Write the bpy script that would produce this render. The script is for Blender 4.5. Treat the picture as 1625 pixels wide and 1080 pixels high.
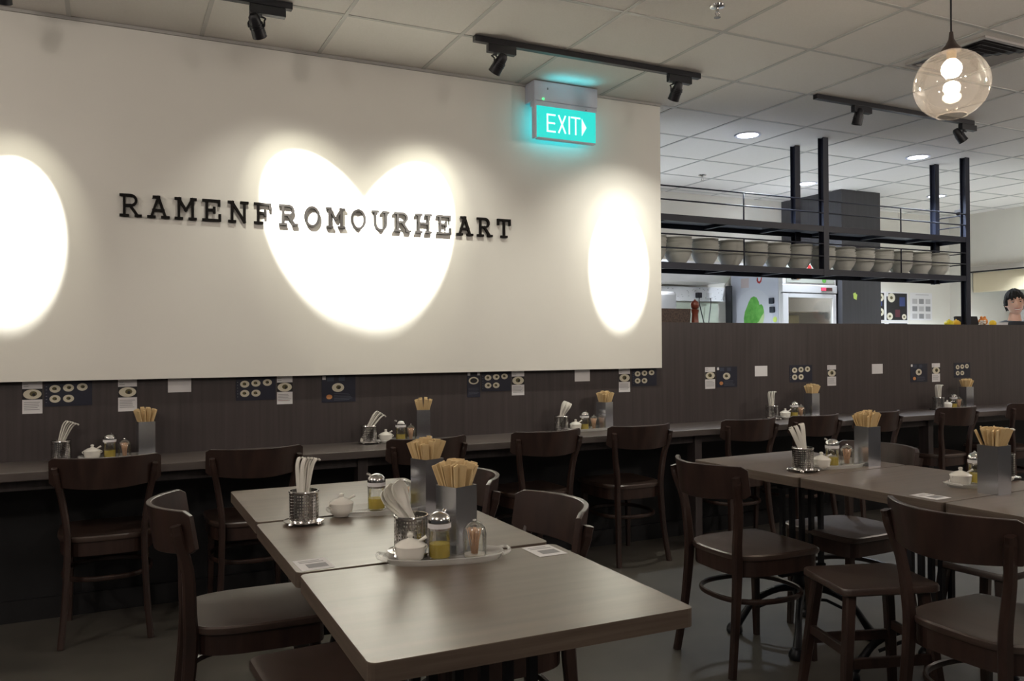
import bpy, bmesh, math, random
from mathutils import Vector, Matrix
for o in list(bpy.data.objects): bpy.data.objects.remove(o)
random.seed(7)
S = bpy.context.scene
COL = S.collection
PI = math.pi
R = math.radians

# ---------------- camera (calibrated: f = 1312 px on a 1625 px wide frame, eye 1.28 m above the floor)
cam = bpy.data.cameras.new('camera'); camo = bpy.data.objects.new('camera', cam); COL.objects.link(camo)
cam.sensor_width = 36.0; cam.lens = 1312.0/1625.0*36.0; cam.clip_start = 0.05; cam.clip_end = 60
rx = Vector((0.8990, -0.4378, -0.0068)); fw = Vector((0.4378, 0.8990, 0.0063))
rx.normalize(); fw = (fw - rx*fw.dot(rx)).normalized(); up = rx.cross(fw)
M = Matrix(((rx.x, up.x, -fw.x, 0), (rx.y, up.y, -fw.y, 0), (rx.z, up.z, -fw.z, 1.28), (0, 0, 0, 1)))
camo.matrix_world = M
S.camera = camo

# ---------------- exposure, ambient
S.view_settings.view_transform = 'Standard'; S.view_settings.look = 'None'
S.view_settings.exposure = 0.15; S.view_settings.gamma = 1.0; S.view_settings.use_curve_mapping = False
W = bpy.data.worlds.new('world'); S.world = W; W.use_nodes = True
W.node_tree.nodes['Background'].inputs[0].default_value = (0.90, 0.86, 0.84, 1)
W.node_tree.nodes['Background'].inputs[1].default_value = 0.045

def light(kind, name, loc, power, color, **k):
    d = bpy.data.lights.new(name, kind); d.energy = power; d.color = color
    for a, b in k.items(): setattr(d, a, b)
    o = bpy.data.objects.new(name, d); COL.objects.link(o); o.location = loc
    return o
def aim(o, axis):
    o.rotation_euler = Vector(axis).to_track_quat('-Z', 'Y').to_euler()

# unseen point lights added to fill the dining room, behind and beside the camera
for (x, y, p) in ((2.2, -0.4, 36), (-1.1, 0.6, 44), (4.9, 0.9, 56), (-2.4, 2.6, 52), (6.9, 2.2, 60), (0.6, -2.2, 24)):
    light('POINT', 'dining_fill_light', (x, y, 2.52), p, (1.0, 0.89, 0.79), shadow_soft_size=0.12)
# kitchen downlights, then three unseen lights added to brighten the kitchen
DOWN = ((4.363, 4.848), (6.212, 4.817), (6.219, 6.073), (8.05, 6.016), (3.75, 5.55), (4.25, 6.15), (9.0, 5.4))
for (x, y) in DOWN:
    o = light('AREA', 'downlight_or_fill_beam', (x, y, 2.845), 115 if x > 8.5 else 29, (0.82, 0.91, 1.0), shape='DISK', size=0.15, spread=R(104))

# ---------------- materials
MATS = {}
def mat(name, col=(.5,.5,.5), rough=.5, metal=0.0, **k):
    if name in MATS: return MATS[name]
    m = bpy.data.materials.new(name); m.use_nodes = True; MATS[name] = m
    nt = m.node_tree; b = nt.nodes['Principled BSDF']
    b.inputs['Base Color'].default_value = (*col, 1); b.inputs['Roughness'].default_value = rough; b.inputs['Metallic'].default_value = metal
    if 'emit' in k:
        b.inputs['Emission Color'].default_value = (*k['emit'], 1); b.inputs['Emission Strength'].default_value = k.get('es', 1)
    if 'trans' in k: b.inputs['Transmission Weight'].default_value = k['trans']
    if 'ior' in k: b.inputs['IOR'].default_value = k['ior']
    if 'spec' in k: b.inputs['Specular IOR Level'].default_value = k['spec']
    if 'coat' in k: b.inputs['Coat Weight'].default_value = k['coat']; b.inputs['Coat Roughness'].default_value = k.get('coatr', .1)
    if 'alpha' in k: b.inputs['Alpha'].default_value = k['alpha']
    if 'noise' in k:                                   # (second colour, scale xyz, detail, contrast lo, hi)
        c2, sc, det, lo, hi = k['noise']
        tc = nt.nodes.new('ShaderNodeTexCoord'); mp = nt.nodes.new('ShaderNodeMapping'); nz = nt.nodes.new('ShaderNodeTexNoise'); cr = nt.nodes.new('ShaderNodeValToRGB')
        mp.inputs['Scale'].default_value = sc; nz.inputs['Scale'].default_value = 1.0; nz.inputs['Detail'].default_value = det
        cr.color_ramp.elements[0].color = (*col, 1); cr.color_ramp.elements[0].position = lo
        cr.color_ramp.elements[1].color = (*c2, 1); cr.color_ramp.elements[1].position = hi
        nt.links.new(tc.outputs['Object'], mp.inputs[0]); nt.links.new(mp.outputs[0], nz.inputs['Vector'])
        nt.links.new(nz.outputs['Fac'], cr.inputs[0]); nt.links.new(cr.outputs[0], b.inputs['Base Color'])
        if 'bump' in k:
            bp = nt.nodes.new('ShaderNodeBump'); bp.inputs['Strength'].default_value = k['bump']; bp.inputs['Distance'].default_value = 0.002
            nt.links.new(nz.outputs['Fac'], bp.inputs['Height']); nt.links.new(bp.outputs[0], b.inputs['Normal'])
    return m
white_wall = mat('white_paint', (.80,.785,.735), .75, noise=((.765,.75,.70),(1.5,1.5,1.5),4,.35,.7))
kitchen_wall = mat('kitchen_paint', (.70,.68,.62), .7, noise=((.64,.62,.56),(1.2,1.2,1.2),3,.35,.7))
wall_wood = mat('dark_wall_laminate', (.040,.032,.032), .42, noise=((.062,.050,.050),(45,45,1.3),6,.3,.75), bump=.1)
tile_mat = mat('ceiling_tile', (.66,.63,.59), .85, noise=((.64,.61,.57),(110,110,110),2,.4,.62), bump=.12)
tbar = mat('ceiling_grid_bar', (.42,.41,.39), .5)
floor_mat = mat('polished_concrete', (.050,.046,.040), .36, noise=((.088,.081,.069),(2.2,3.0,1),8,.32,.72))
chairw = mat('dark_walnut_stain', (.017,.0080,.0060), .42, noise=((.038,.019,.014),(24,24,4),6,.32,.7), coat=.12, coatr=.3)
seatw = mat('dark_walnut_seat', (.036,.021,.016), .40, noise=((.058,.035,.027),(5,22,5),5,.3,.75), coat=.8, coatr=.34)
tablew = mat('brown_ash_laminate', (.074,.051,.036), .50, noise=((.118,.084,.060),(2.0,26,8),7,.3,.72), coat=.48, coatr=.30)
tedge = mat('laminate_edge', (.070,.050,.038), .45, noise=((.120,.092,.070),(3,3,90),5,.3,.7))
ledgew = mat('counter_laminate', (.068,.056,.052), .42, noise=((.092,.077,.071),(2,30,8),5,.3,.7))
iron = mat('black_cast_iron', (.008,.009,.013), .42, .3)
blackm = mat('black_metal', (.012,.012,.016), .38, .2)
shelfm = mat('blue_black_steel', (.010,.013,.027), .55, .0)
steel = mat('polished_steel', (.62,.61,.60), .16, 1.0)
brushed = mat('brushed_steel', (.60,.62,.67), .2, .95)
porc = mat('white_porcelain', (.78,.76,.70), .18, coat=.4)
plast = mat('white_spoon_plastic', (.74,.72,.66), .32)
def glassy(name, col, rough, ior, base=.06, edge=.75, milk=0):
    """thin glass: clear seen square-on, reflecting towards its edges (Fresnel)"""
    if name in MATS: return MATS[name]
    m = bpy.data.materials.new(name); m.use_nodes = True; MATS[name] = m; nt = m.node_tree
    for n in list(nt.nodes): nt.nodes.remove(n)
    out = nt.nodes.new('ShaderNodeOutputMaterial'); mx = nt.nodes.new('ShaderNodeMixShader'); tr = nt.nodes.new('ShaderNodeBsdfTransparent'); gl = nt.nodes.new('ShaderNodeBsdfPrincipled')
    lw = nt.nodes.new('ShaderNodeFresnel'); lw.inputs[0].default_value = ior; mr = nt.nodes.new('ShaderNodeMapRange')
    mr.inputs['From Min'].default_value = 0; mr.inputs['From Max'].default_value = .6; mr.inputs['To Min'].default_value = base; mr.inputs['To Max'].default_value = edge
    gl.inputs['Base Color'].default_value = (.85,.85,.83,1); gl.inputs['Roughness'].default_value = rough; gl.inputs['Metallic'].default_value = 1.0
    tr.inputs[0].default_value = (*col, 1)
    nt.links.new(lw.outputs[0], mr.inputs['Value']); nt.links.new(mr.outputs[0], mx.inputs[0]); nt.links.new(tr.outputs[0], mx.inputs[1]); nt.links.new(gl.outputs[0], mx.inputs[2]); nt.links.new(mx.outputs[0], out.inputs[0])
    if milk:                                           # faint haze in the glass that catches the bulb's light
        tl = nt.nodes.new('ShaderNodeBsdfTranslucent'); tl.inputs[0].default_value = (1,.90,.80,1); m2 = nt.nodes.new('ShaderNodeMixShader'); m2.inputs[0].default_value = milk
        nt.links.new(mx.outputs[0], m2.inputs[1]); nt.links.new(tl.outputs[0], m2.inputs[2]); nt.links.new(m2.outputs[0], out.inputs[0])
    return m
glass = glassy('clear_glass', (.97,.98,.97), .03, 1.45)
trayglass = mat('tray_glass', (.80,.80,.77), .12, alpha=.36)
globeglass = glassy('pendant_glass', (1,.985,.965), .04, 1.4, .05, .40, .022)
oilm = mat('golden_oil', (.80,.64,.12), .1, trans=.35, ior=1.2)
stickm = mat('chopstick_wrapper', (.60,.43,.21), .6, noise=((.70,.53,.29),(60,60,9),4,.35,.7))
toothm = mat('toothpick_wood', (.66,.42,.27), .6)
bowlm = mat('grey_ramen_bowl', (.54,.55,.51), .4, noise=((.62,.63,.59),(5,5,18),3,.3,.7))
letterm = mat('dark_bronze_letter', (.0055,.0040,.0034), .7, spec=.2)
offw = mat('matte_white_plastic', (.56,.58,.68), .5)
papw = mat('white_paper', (.70,.69,.70), .7)
fridgeglass = glassy('fridge_glass', (.95,.96,.95), .05, 1.4, .02, .3)
papg = mat('grey_print', (.26,.26,.27), .7)
navy = mat('navy_print', (.012,.014,.030), .45)
blackp = mat('black_print', (.008,.008,.010), .45)
cream = mat('cream_bowl_print', (.62,.58,.46), .6)
olive = mat('dish_print', (.10,.085,.03), .6)
redp = mat('red_print', (.45,.03,.03), .6)
orangep = mat('orange_print', (.50,.22,.08), .6)

# ---------------- mesh builder
class MB:
    def __init__(s): s.bm = bmesh.new(); s.mats = []; s.mi = 0
    def m(s, mt):
        if mt not in s.mats: s.mats.append(mt)
        s.mi = s.mats.index(mt); return s
    def _f(s, vs, smooth=False):
        try: f = s.bm.faces.new(vs)
        except ValueError: return None
        f.material_index = s.mi; f.smooth = smooth; return f
    def box(s, x0, y0, z0, x1, y1, z1, bev=0, mtx=None):
        P = [Vector(p) for p in ((x0,y0,z0),(x1,y0,z0),(x1,y1,z0),(x0,y1,z0),(x0,y0,z1),(x1,y0,z1),(x1,y1,z1),(x0,y1,z1))]
        if mtx is not None: P = [mtx @ p for p in P]
        v = [s.bm.verts.new(p) for p in P]
        fs = [s._f([v[i] for i in q]) for q in ((3,2,1,0),(4,5,6,7),(0,1,5,4),(1,2,6,5),(2,3,7,6),(3,0,4,7))]
        if bev:
            es = list({e for f in fs for e in f.edges})
            r = bmesh.ops.bevel(s.bm, geom=es, offset=bev, segments=2, affect='EDGES', profile=.5)
            for f in r['faces']: f.material_index = s.mi
        return s
    def loops(s, rings, close=True, cap0=True, cap1=True, smooth=True):
        V = [[s.bm.verts.new(p) for p in r] for r in rings]; n = len(rings[0])
        for a, b in zip(V, V[1:]):
            for i in range(n if close else n-1):
                j = (i+1) % n; s._f((a[i], a[j], b[j], b[i]), smooth)
        if cap0: s._f(list(reversed(V[0])))
        if cap1: s._f(V[-1])
        return s
    def lathe(s, prof, cx=0, cy=0, z=0, seg=24, sx=1, sy=1, cap0=False, cap1=False, smooth=True):
        s.loops([[(cx+r*sx*math.cos(2*PI*i/seg), cy+r*sy*math.sin(2*PI*i/seg), z+h) for i in range(seg)] for (r, h) in prof], True, cap0, cap1, smooth)
        return s
    def tube(s, pts, rad, seg=8, flat=1.0, caps=True, closed=False, upv=(0,0,1)):
        pts = [Vector(p) for p in pts]; n = len(pts)
        if not hasattr(rad, '__len__'): rad = [rad]*n
        rings = []
        for i, p in enumerate(pts):
            if closed: t = pts[(i+1) % n]-pts[i-1]
            else: t = pts[min(i+1, n-1)]-pts[max(i-1, 0)]
            t.normalize(); u = Vector(upv)
            if abs(t.dot(u)) > .95: u = Vector((0,1,0)) if abs(t.y) < .9 else Vector((1,0,0))
            a = t.cross(u).normalized(); b = a.cross(t).normalized()
            rings.append([p + a*rad[i]*math.cos(2*PI*k/seg) + b*rad[i]*flat*math.sin(2*PI*k/seg) for k in range(seg)])
        if closed: rings.append(rings[0])
        if closed:
            V = [[s.bm.verts.new(p) for p in r] for r in rings[:-1]]; V.append(V[0])
            for a, b in zip(V, V[1:]):
                for i in range(seg): s._f((a[i], a[(i+1)%seg], b[(i+1)%seg], b[i]), True)
        else: s.loops(rings, True, caps, caps)
        return s
    def bar(s, pts, w, d, bevel=.3, upv=(0,1,0)):
        """rounded rectangular section swept along pts; w across, d deep (numbers or lists)"""
        pts = [Vector(p) for p in pts]; n = len(pts)
        if not hasattr(w, '__len__'): w = [w]*n
        if not hasattr(d, '__len__'): d = [d]*n
        rings = []
        for i, p in enumerate(pts):
            t = (pts[min(i+1, n-1)]-pts[max(i-1, 0)]).normalized(); u = Vector(upv)
            a = t.cross(u).normalized(); b = a.cross(t).normalized()
            hw, hd = w[i]/2, d[i]/2; c = bevel*min(hw, hd)
            rings.append([p+a*x+b*y for x, y in ((hw-c,-hd),(hw,-hd+c),(hw,hd-c),(hw-c,hd),(-hw+c,hd),(-hw,hd-c),(-hw,-hd+c),(-hw+c,-hd))])
        s.loops(rings, smooth=False); return s
    def prism(s, poly, z0, z1, mtx=None, smooth=False):
        """polygon (x,y) ccw extruded z0..z1, optionally through a matrix"""
        f = (lambda p: mtx @ Vector(p)) if mtx is not None else (lambda p: Vector(p))
        s.loops([[f((x, y, z0)) for x, y in poly], [f((x, y, z1)) for x, y in poly]], smooth=smooth); return s
    def disc(s, cx, cz, y, rx_, rz, seg=20, th=.0006):
        """flat ellipse facing -y (print on a sheet)"""
        P = [(cx+rx_*math.cos(2*PI*i/seg), cz+rz*math.sin(2*PI*i/seg)) for i in range(seg)]
        v = [s.bm.verts.new((a, y, b)) for a, b in P]; s._f(v); return s
    def rect(s, x0, z0, x1, z1, y):
        v = [s.bm.verts.new(p) for p in ((x0,y,z0),(x1,y,z0),(x1,y,z1),(x0,y,z1))]; s._f(v); return s
    def mesh(s, name, recalc=True):
        if recalc: bmesh.ops.recalc_face_normals(s.bm, faces=s.bm.faces)
        for e in s.bm.edges:                            # crisp arrises where two faces meet at more than 38 degrees
            if len(e.link_faces) == 2 and e.calc_face_angle(0) > .66: e.smooth = False
        me = bpy.data.meshes.new(name); s.bm.to_mesh(me); s.bm.free()
        for mt in s.mats: me.materials.append(mt)
        return me
    def obj(s, name, parent=None, loc=None, rot=None, recalc=True):
        o = bpy.data.objects.new(name, s.mesh(name, recalc)); COL.objects.link(o)
        if parent: o.parent = parent
        if loc: o.location = loc
        if rot: o.rotation_euler = rot
        return o
def tag(o, label, cat, group=None, kind=None):
    o['label'] = label; o['category'] = cat
    if group: o['group'] = group
    if kind: o['kind'] = kind
    return o
def thing(name, label, cat, loc=(0,0,0), rz=0, group=None):
    o = bpy.data.objects.new(name, None); COL.objects.link(o); o.location = loc; o.rotation_euler = (0,0,rz); o.empty_display_size = .05
    return tag(o, label, cat, group)
def struct(o): o['kind'] = 'structure'; return o
def kids(o): return [c for c in bpy.data.objects if c.parent == o]
def dup(root, loc=None, rz=None, label=None, group=None):
    tree = {root: kids(root)}
    def cp(o, par):
        c = o.copy(); COL.objects.link(c); c.parent = par
        for k in kids(o): cp(k, c)
        return c
    c = cp(root, root.parent)
    if loc is not None: c.location = loc
    if rz is not None: c.rotation_euler = (0,0,rz)
    if label: c['label'] = label
    if group: c['group'] = group
    return c
def smooth_path(pts, n=4, closed=False):
    P = [Vector(p) for p in pts]; out = []; N = len(P)
    rng = range(N) if closed else range(N-1)
    for i in rng:
        if closed: p0, p1, p2, p3 = P[i-1], P[i], P[(i+1)%N], P[(i+2)%N]
        else: p0, p1, p2, p3 = P[max(i-1,0)], P[i], P[i+1], P[min(i+2,N-1)]
        for k in range(n):
            t = k/n
            out.append(.5*((2*p1)+(p2-p0)*t+(2*p0-5*p1+4*p2-p3)*t*t+(3*p1-p0-3*p2+p3)*t**3))
    if not closed: out.append(P[-1])
    return out
ORD = ['first','second','third','fourth','fifth','sixth','seventh','eighth','ninth','tenth','eleventh','twelfth','thirteenth','fourteenth','fifteenth','sixteenth','seventeenth']

# ---------------- room shell
YW0 = 4.53
YP, YW, ZC = 4.48, 4.53, 2.87
struct(MB().m(floor_mat).box(-6,-6,-.1,12,9,0).obj('floor'))
struct(MB().m(mat('kitchen_bounce_grey', (.50,.50,.48), .4)).box(3.3,YW0+.11,0,9.6,6.99,.006).obj('floor_kitchen_bounce'))  # pale floor, out of sight, added to bounce light onto the kitchen ceiling
c = MB().m(tile_mat).box(-6,-6,ZC,12,9,ZC+.1)
c.m(tbar)
T = .5965
x = .428 - 10*T
while x < 11.9: c.box(x-.010,-6,ZC-.004,x+.010,9,ZC+.002); x += T
y = 3.30 - 15*T
while y < 8.9: c.box(-6,y-.010,ZC-.0035,12,y+.010,ZC+.002); y += T
struct(c.obj('ceiling'))
# low dark partition: runs the whole length, 1.43 m high, with a joint line
blackwall = mat('near_black_board', (.0045,.0045,.006), .6)  # near-black lower wall and baseboard, darker than the laminate above
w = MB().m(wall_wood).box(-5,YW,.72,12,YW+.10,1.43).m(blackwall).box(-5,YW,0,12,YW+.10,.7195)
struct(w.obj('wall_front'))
# white bulkhead above the partition, down to 1.127 m, flush to the ceiling
w = MB().m(white_wall).box(-5,YP,1.127,3.283,YW,ZC).box(-5,YW+.0005,1.431,3.283,YW+.1,ZC)
struct(w.obj('wall_upper'))
struct(MB().m(tbar).box(-5,YP-.014,ZC-.016,3.283,YP,ZC-.001).obj('trim_1'))
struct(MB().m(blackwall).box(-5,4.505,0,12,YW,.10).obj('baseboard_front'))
# kitchen shell
YB, XR = 7.0, 9.6
struct(MB().m(kitchen_wall).box(3.0,YB,0,XR+.1,YB+.1,ZC).obj('wall_back'))
w = MB().m(kitchen_wall)
w.box(XR,6.72,0,XR+.1,YB,ZC).box(XR,-1,2.17,XR+.1,6.72,ZC).box(XR,-1,0,XR+.1,4.9,2.17)
struct(w.obj('wall_right'))
beige = mat('beige_shutter', (.60,.52,.36), .6)
greytrim = mat('grey_lintel', (.36,.33,.29), .5)
struct(MB().m(greytrim).box(XR-.05,4.9,2.155,XR+.0,6.76,2.215).m(blackm).box(XR-.045,4.9,2.14,XR,6.75,2.155).obj('trim_2'))
d = MB().m(beige).box(XR+.02,4.92,1.90,XR+.08,6.70,2.14,.003)
struct(d.obj('door_1'))
w = MB().m(kitchen_wall).box(XR+.1,6.72,0,XR+.8,6.80,2.17).box(XR+.8,4.8,0,XR+.9,6.8,2.17).box(XR+.1,4.82,0,XR+.8,4.9,2.17).box(XR+.1,4.82,2.17,XR+.9,6.8,2.25)
struct(w.obj('wall_passage'))
tag(MB().m(papg).m(mat('grey_board',(.50,.49,.50),.5)).box(XR+.70,5.1,1.1,XR+.74,6.60,1.84,.006).obj('notice_board'), 'pale grey board standing in the passage behind the beige shutter', 'board')
colm = mat('charcoal_laminate', (.040,.040,.046), .5, noise=((.052,.051,.058),(50,50,2),4,.3,.7))
struct(MB().m(colm).box(6.78,6.155,0,7.345,YB,ZC).obj('wall_column'))

# ---------------- wall counter (ledge)
t = thing('wall_counter', 'long dark laminate counter fixed along the dark partition under the menus', 'counter', (0,0,0))
MB().m(ledgew).box(-4.5,4.12,.712,9.4,YW-.001,.75,.003).obj('counter_top', t)
MB().m(wall_wood).box(-4.5,4.20,.66,9.4,4.22,.712).obj('apron', t)
for i in range(-1, 4):
    xx = 1.175 + 2.165*i
    MB().m(wall_wood).box(xx-.027,4.18,0,xx+.027,4.26,.712,.002).obj('leg', t)

# ---------------- slogan letters
def glyph(ch):
    s = .16                                        # half serif length
    V = lambda x, a=0, b=1.2: [(x,a),(x,b)]
    SB = lambda x, y, l=.17: [(x-l,y),(x+l,y)]
    import math as m_
    def arc(cx, cy, rx_, ry, a0, a1, n=14): return [(cx+rx_*m_.cos(R(a0+(a1-a0)*i/n)), cy+ry*m_.sin(R(a0+(a1-a0)*i/n))) for i in range(n+1)]
    bowl = [(.2,1.14),(.52,1.14)]+arc(.52,.87,.27,.27,90,-90,10)+[(.2,.60)]
    G = {
     'R': [V(.2,.06,1.14), SB(.2,.06), [(.03,1.14),(.3,1.14)], bowl, [(.48,.60),(.86,.06)], [(.78,.06),(1.0,.06)]],
     'A': [[(.14,.06),(.50,1.14)], [(.50,1.14),(.86,.06)], [(.25,.42),(.75,.42)], [(.28,1.14),(.53,1.14)], SB(.14,.06,.15), SB(.86,.06,.15)],
     'M': [V(.14,.06,1.14), V(.86,.06,1.14), [(.14,1.14),(.50,.52)], [(.50,.52),(.86,1.14)], SB(.14,.06,.15), SB(.86,.06,.15), [(-.01,1.14),(.2,1.14)], [(.8,1.14),(1.01,1.14)]],
     'E': [V(.2,.06,1.14), [(.03,1.14),(.86,1.14)], [(.03,.06),(.90,.06)], [(.2,.62),(.6,.62)], V(.6,.50,.74), V(.86,.9,1.14), V(.90,.06,.34)],
     'F': [V(.2,.06,1.14), [(.03,1.14),(.88,1.14)], SB(.22,.06,.19), [(.2,.62),(.6,.62)], V(.6,.50,.74), V(.88,.9,1.14)],
     'N': [V(.16,.06,1.14), V(.84,.06,1.14), [(.16,1.14),(.84,.06)], SB(.16,.06,.15), [(-.01,1.14),(.2,1.14)], [(.68,1.14),(1.0,1.14)]],
     'O': [arc(.5,.6,.40,.55,0,360,28)],
     'U': [[(.16,1.14),(.16,.42)]+arc(.5,.42,.34,.37,180,360,14)+[(.84,1.14)], SB(.16,1.14,.16), SB(.84,1.14,.16)],
     'H': [V(.18,.06,1.14), V(.82,.06,1.14), [(.18,.6),(.82,.6)], SB(.18,.06,.15), SB(.82,.06,.15), SB(.18,1.14,.15), SB(.82,1.14,.15)],
     'T': [V(.5,.06,1.14), [(.08,1.14),(.92,1.14)], SB(.5,.06,.18), V(.08,.86,1.14), V(.92,.86,1.14)],
     'X': [[(.1,0),(.9,1.2)], [(.1,1.2),(.9,0)]], 'I': [V(.5)]}
    return G[ch]
def strokes(mb, gl, ox, oz, w, h, th, y0, y1):
    for si, pl in enumerate(gl):
        ya = y0-.00025*si
        P = [(ox+x*w, oz+z/1.2*h) for x, z in pl]
        closed = (abs(P[0][0]-P[-1][0]) < 1e-5 and abs(P[0][1]-P[-1][1]) < 1e-5)
        if closed: P = P[:-1]
        n = len(P); L = []; Rr = []
        for i in range(n):
            a = P[i-1] if (i > 0 or closed) else P[i]; b = P[(i+1) % n] if (i < n-1 or closed) else P[i]
            dx, dz = b[0]-a[0], b[1]-a[1]; l = math.hypot(dx, dz) or 1; nx, nz = -dz/l*th/2, dx/l*th/2
            ex, ez = 0, 0
            if not closed and i == 0: ex, ez = -dx/l*th/2, -dz/l*th/2
            if not closed and i == n-1: ex, ez = dx/l*th/2, dz/l*th/2
            L.append((P[i][0]+nx+ex, P[i][1]+nz+ez)); Rr.append((P[i][0]-nx+ex, P[i][1]-nz+ez))
        rings = [[(L[i][0],ya,L[i][1]),(Rr[i][0],ya,Rr[i][1]),(Rr[i][0],y1,Rr[i][1]),(L[i][0],y1,L[i][1])] for i in range(n)]
        if closed: rings.append(rings[0]); mb.loops(rings, cap0=False, cap1=False, smooth=False)
        else: mb.loops(rings, smooth=False)
word = 'RAMENFROMOURHEART'
for i, ch in enumerate(word):
    mb = MB().m(letterm); strokes(mb, glyph(ch), 0, 0, .090, .110, .0125, 0, .014)
    o = mb.obj('sign_letter', loc=(.050+.1270*i, YP-.0185, 1.927))
    # two stand-off pins carry each letter
    for z in (.012, .098): MB().m(steel).tube([((.5 if ch in 'T' else .2)*.09,.013,z),((.5 if ch in 'T' else .2)*.09,.0188,z)], .003, 6).obj('mounting_pin', o)
    tag(o, 'dark serif capital %s, %s letter of the slogan on the white wall' % (ch, ORD[i]), 'letter', 'letters of the wall slogan')

# ---------------- exit sign
cy_e = mat('exit_cyan', (.02,.35,.32), .25, emit=(.030,.80,.72), es=.72)
cy_back = mat('exit_glow_back', (.02,.35,.32), .4, emit=(.03,.80,.90), es=1.9)
whe = mat('exit_white', (.6,.8,.8), .4, emit=(.75,1.0,.97), es=1.0)
ledg = mat('green_led', (0,.3,.05), .3, emit=(.05,1,.15), es=3)
t = thing('exit_sign', 'lit cyan EXIT sign with arrow on the white wall at the ceiling', 'exit sign', (2.28,0,0))
hb = MB().m(offw).box(0,4.36,2.745,.445,YP,2.866,.006).box(.004,4.365,2.715,.441,4.42,2.745,.003)
hb.box(.0,4.352,2.520,.014,4.392,2.745,.003).box(.022,4.352,2.517,.426,4.39,2.525,.002)
hb.m(blackm).box(.09,4.359,2.815,.096,4.361,2.828).box(.36,4.364,2.722,.366,4.3655,2.728)
hb.obj('housing', t)
MB().m(ledg).lathe([(.0,-.006),(.006,-.004),(.007,0),(.006,.004),(0,.006)], .062, 4.359, 2.757, 10).obj('indicator_light', t)
pl = MB().m(cy_e).box(.022,4.362,2.526,.430,4.374,2.715)
pl.m(cy_back).box(.024,4.3745,2.528,.428,4.380,2.722)
pl = pl.obj('lit_panel', t)
lt = MB().m(whe)
for ch, ox, ww in (('E',.085,.062),('X',.158,.058),('I',.212,.05),('T',.252,.06)):
    if ch == 'E': G = [[(0,0),(0,1.2)],[(0,1.2),(.85,1.2)],[(0,.6),(.8,.6)],[(0,0),(.85,0)]]
    elif ch == 'T': G = [[(.5,0),(.5,1.2)],[(0,1.2),(1,1.2)]]
    else: G = glyph(ch)
    strokes(lt, G, ox+.006, 2.568, ww*.95, .100, .009, 4.3595, 4.3625)
lt.prism([(.330,2.562),(.362,2.615),(.330,2.668)], 0, .003, Matrix(((1,0,0,0),(0,0,1,4.3592),(0,1,0,0),(0,0,0,1))))
lt.obj('lettering', pl)
el = light('AREA', 'exit_sign_glow', (2.50,4.340,2.735), .11, (.10,.85,1.0), shape='RECTANGLE', size=.30, size_y=.012, spread=R(75)); el.rotation_euler = (R(205),0,0)

# ---------------- track lights
def spot(x, z, axis, half, power, label, lit=True, spill=.5, z_t=ZC-.035, wide=0.055):
    a = Vector(axis).normalized()
    t = thing('track_spotlight', label, 'spotlight', (x,3.87,z_t-.03), 0, 'black track spotlights')
    dx = .03
    MB().m(blackm).box(-.075+dx,-.017,-.012,.085+dx,.017,.0295,.003).obj('adapter', t)
    c = Vector((0,.01,z-(z_t-.03))) - a*.045
    # yoke ring
    side = a.cross(Vector((0,0,1))).normalized()
    y = MB().m(blackm).tube([(0,0,-.008),(0,.004,-.022)], .011, 10)
    pts = [Vector((0,.002,-.018))]
    y.tube(smooth_path([Vector((0,.004,-.02)), Vector((0,.004,-.03))+side*.026, c+side*.037+Vector((0,0,.022)), c+side*.037],5), .0042, 6)
    y.tube(smooth_path([Vector((0,.004,-.02)), Vector((0,.004,-.03))-side*.026, c-side*.037+Vector((0,0,.022)), c-side*.037],5), .0042, 6)
    y.tube([c-side*.039, c+side*.039], .005, 8)
    y.obj('yoke', t)
    q = a.to_track_quat('Z','Y').to_matrix().to_4x4()
    h = MB().m(blackm).lathe([(.0,-.058),(.016,-.056),(.024,-.045),(.027,-.02),(.031,.01),(.033,.045),(.034,.050),(.031,.050),(.028,.02),(.020,.0),(0,-.002)], seg=20)
    for k in range(3): h.lathe([(.029+.001*k,-.012+.009*k),(.0315+.001*k,-.012+.009*k),(.0315+.001*k,-.009+.009*k),(.029+.001*k,-.009+.009*k)], seg=20)
    o = h.obj('lamp_head', t); o.matrix_basis = Matrix.Translation(c) @ q
    MB().m(mat('spot_lens', (.9,.9,.85), .3, emit=(1,.93,.8), es=(6 if lit else 1.2))).lathe([(0,.004),(.017,.004)], seg=16).obj('lens', o)
    if lit:
        P = Vector((x,3.88,z))
        l = light('SPOT', 'spot_beam', P, power, (1.0,.98,.88), shadow_soft_size=.010, spot_size=R(2*half+1.8), spot_blend=.45); aim(l, a)
        l = light('SPOT', 'spot_halo', P, power*.026, (1.0,.96,.76), shadow_soft_size=.012, spot_size=R(2*half+20), spot_blend=.75); aim(l, a)
        l = light('SPOT', 'spot_spill', P, power*wide*spill*1.3, (1.0,.96,.84), shadow_soft_size=.012, spot_size=R(104), spot_blend=1.0); aim(l, a+Vector((0,-.12,-.65)))
    return t
def track(x0, x1, label):
    t = MB().m(blackm).box(x0,3.853,ZC-.035,x1,3.887,ZC-.004,.002).obj('lighting_track')
    tag(t, label, 'lighting track', 'black ceiling lighting tracks'); return t
track(-1.25, .765, 'black lighting track ending above the slogan start, carrying two spotlights')
track(1.68, 3.12, 'black lighting track above the exit sign, carrying two spotlights')
track(4.04, 5.57, 'black lighting track beyond the white wall, by the glass pendant')
spot(-.38, 2.68, (-.0333,.6014,-.7982), 12.5, 620, 'black spotlight lighting the round glow beside the slogan start', spill=.03)
spot(.62, 2.70, (.3751,.6125,-.6958), 15.7, 700, 'black spotlight casting the first half of the heart glow', spill=.3)
spot(1.80, 2.70, (-.2689,.6305,-.7281), 16.3, 700, 'black spotlight casting the second half of the heart glow', spill=.45)
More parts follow.
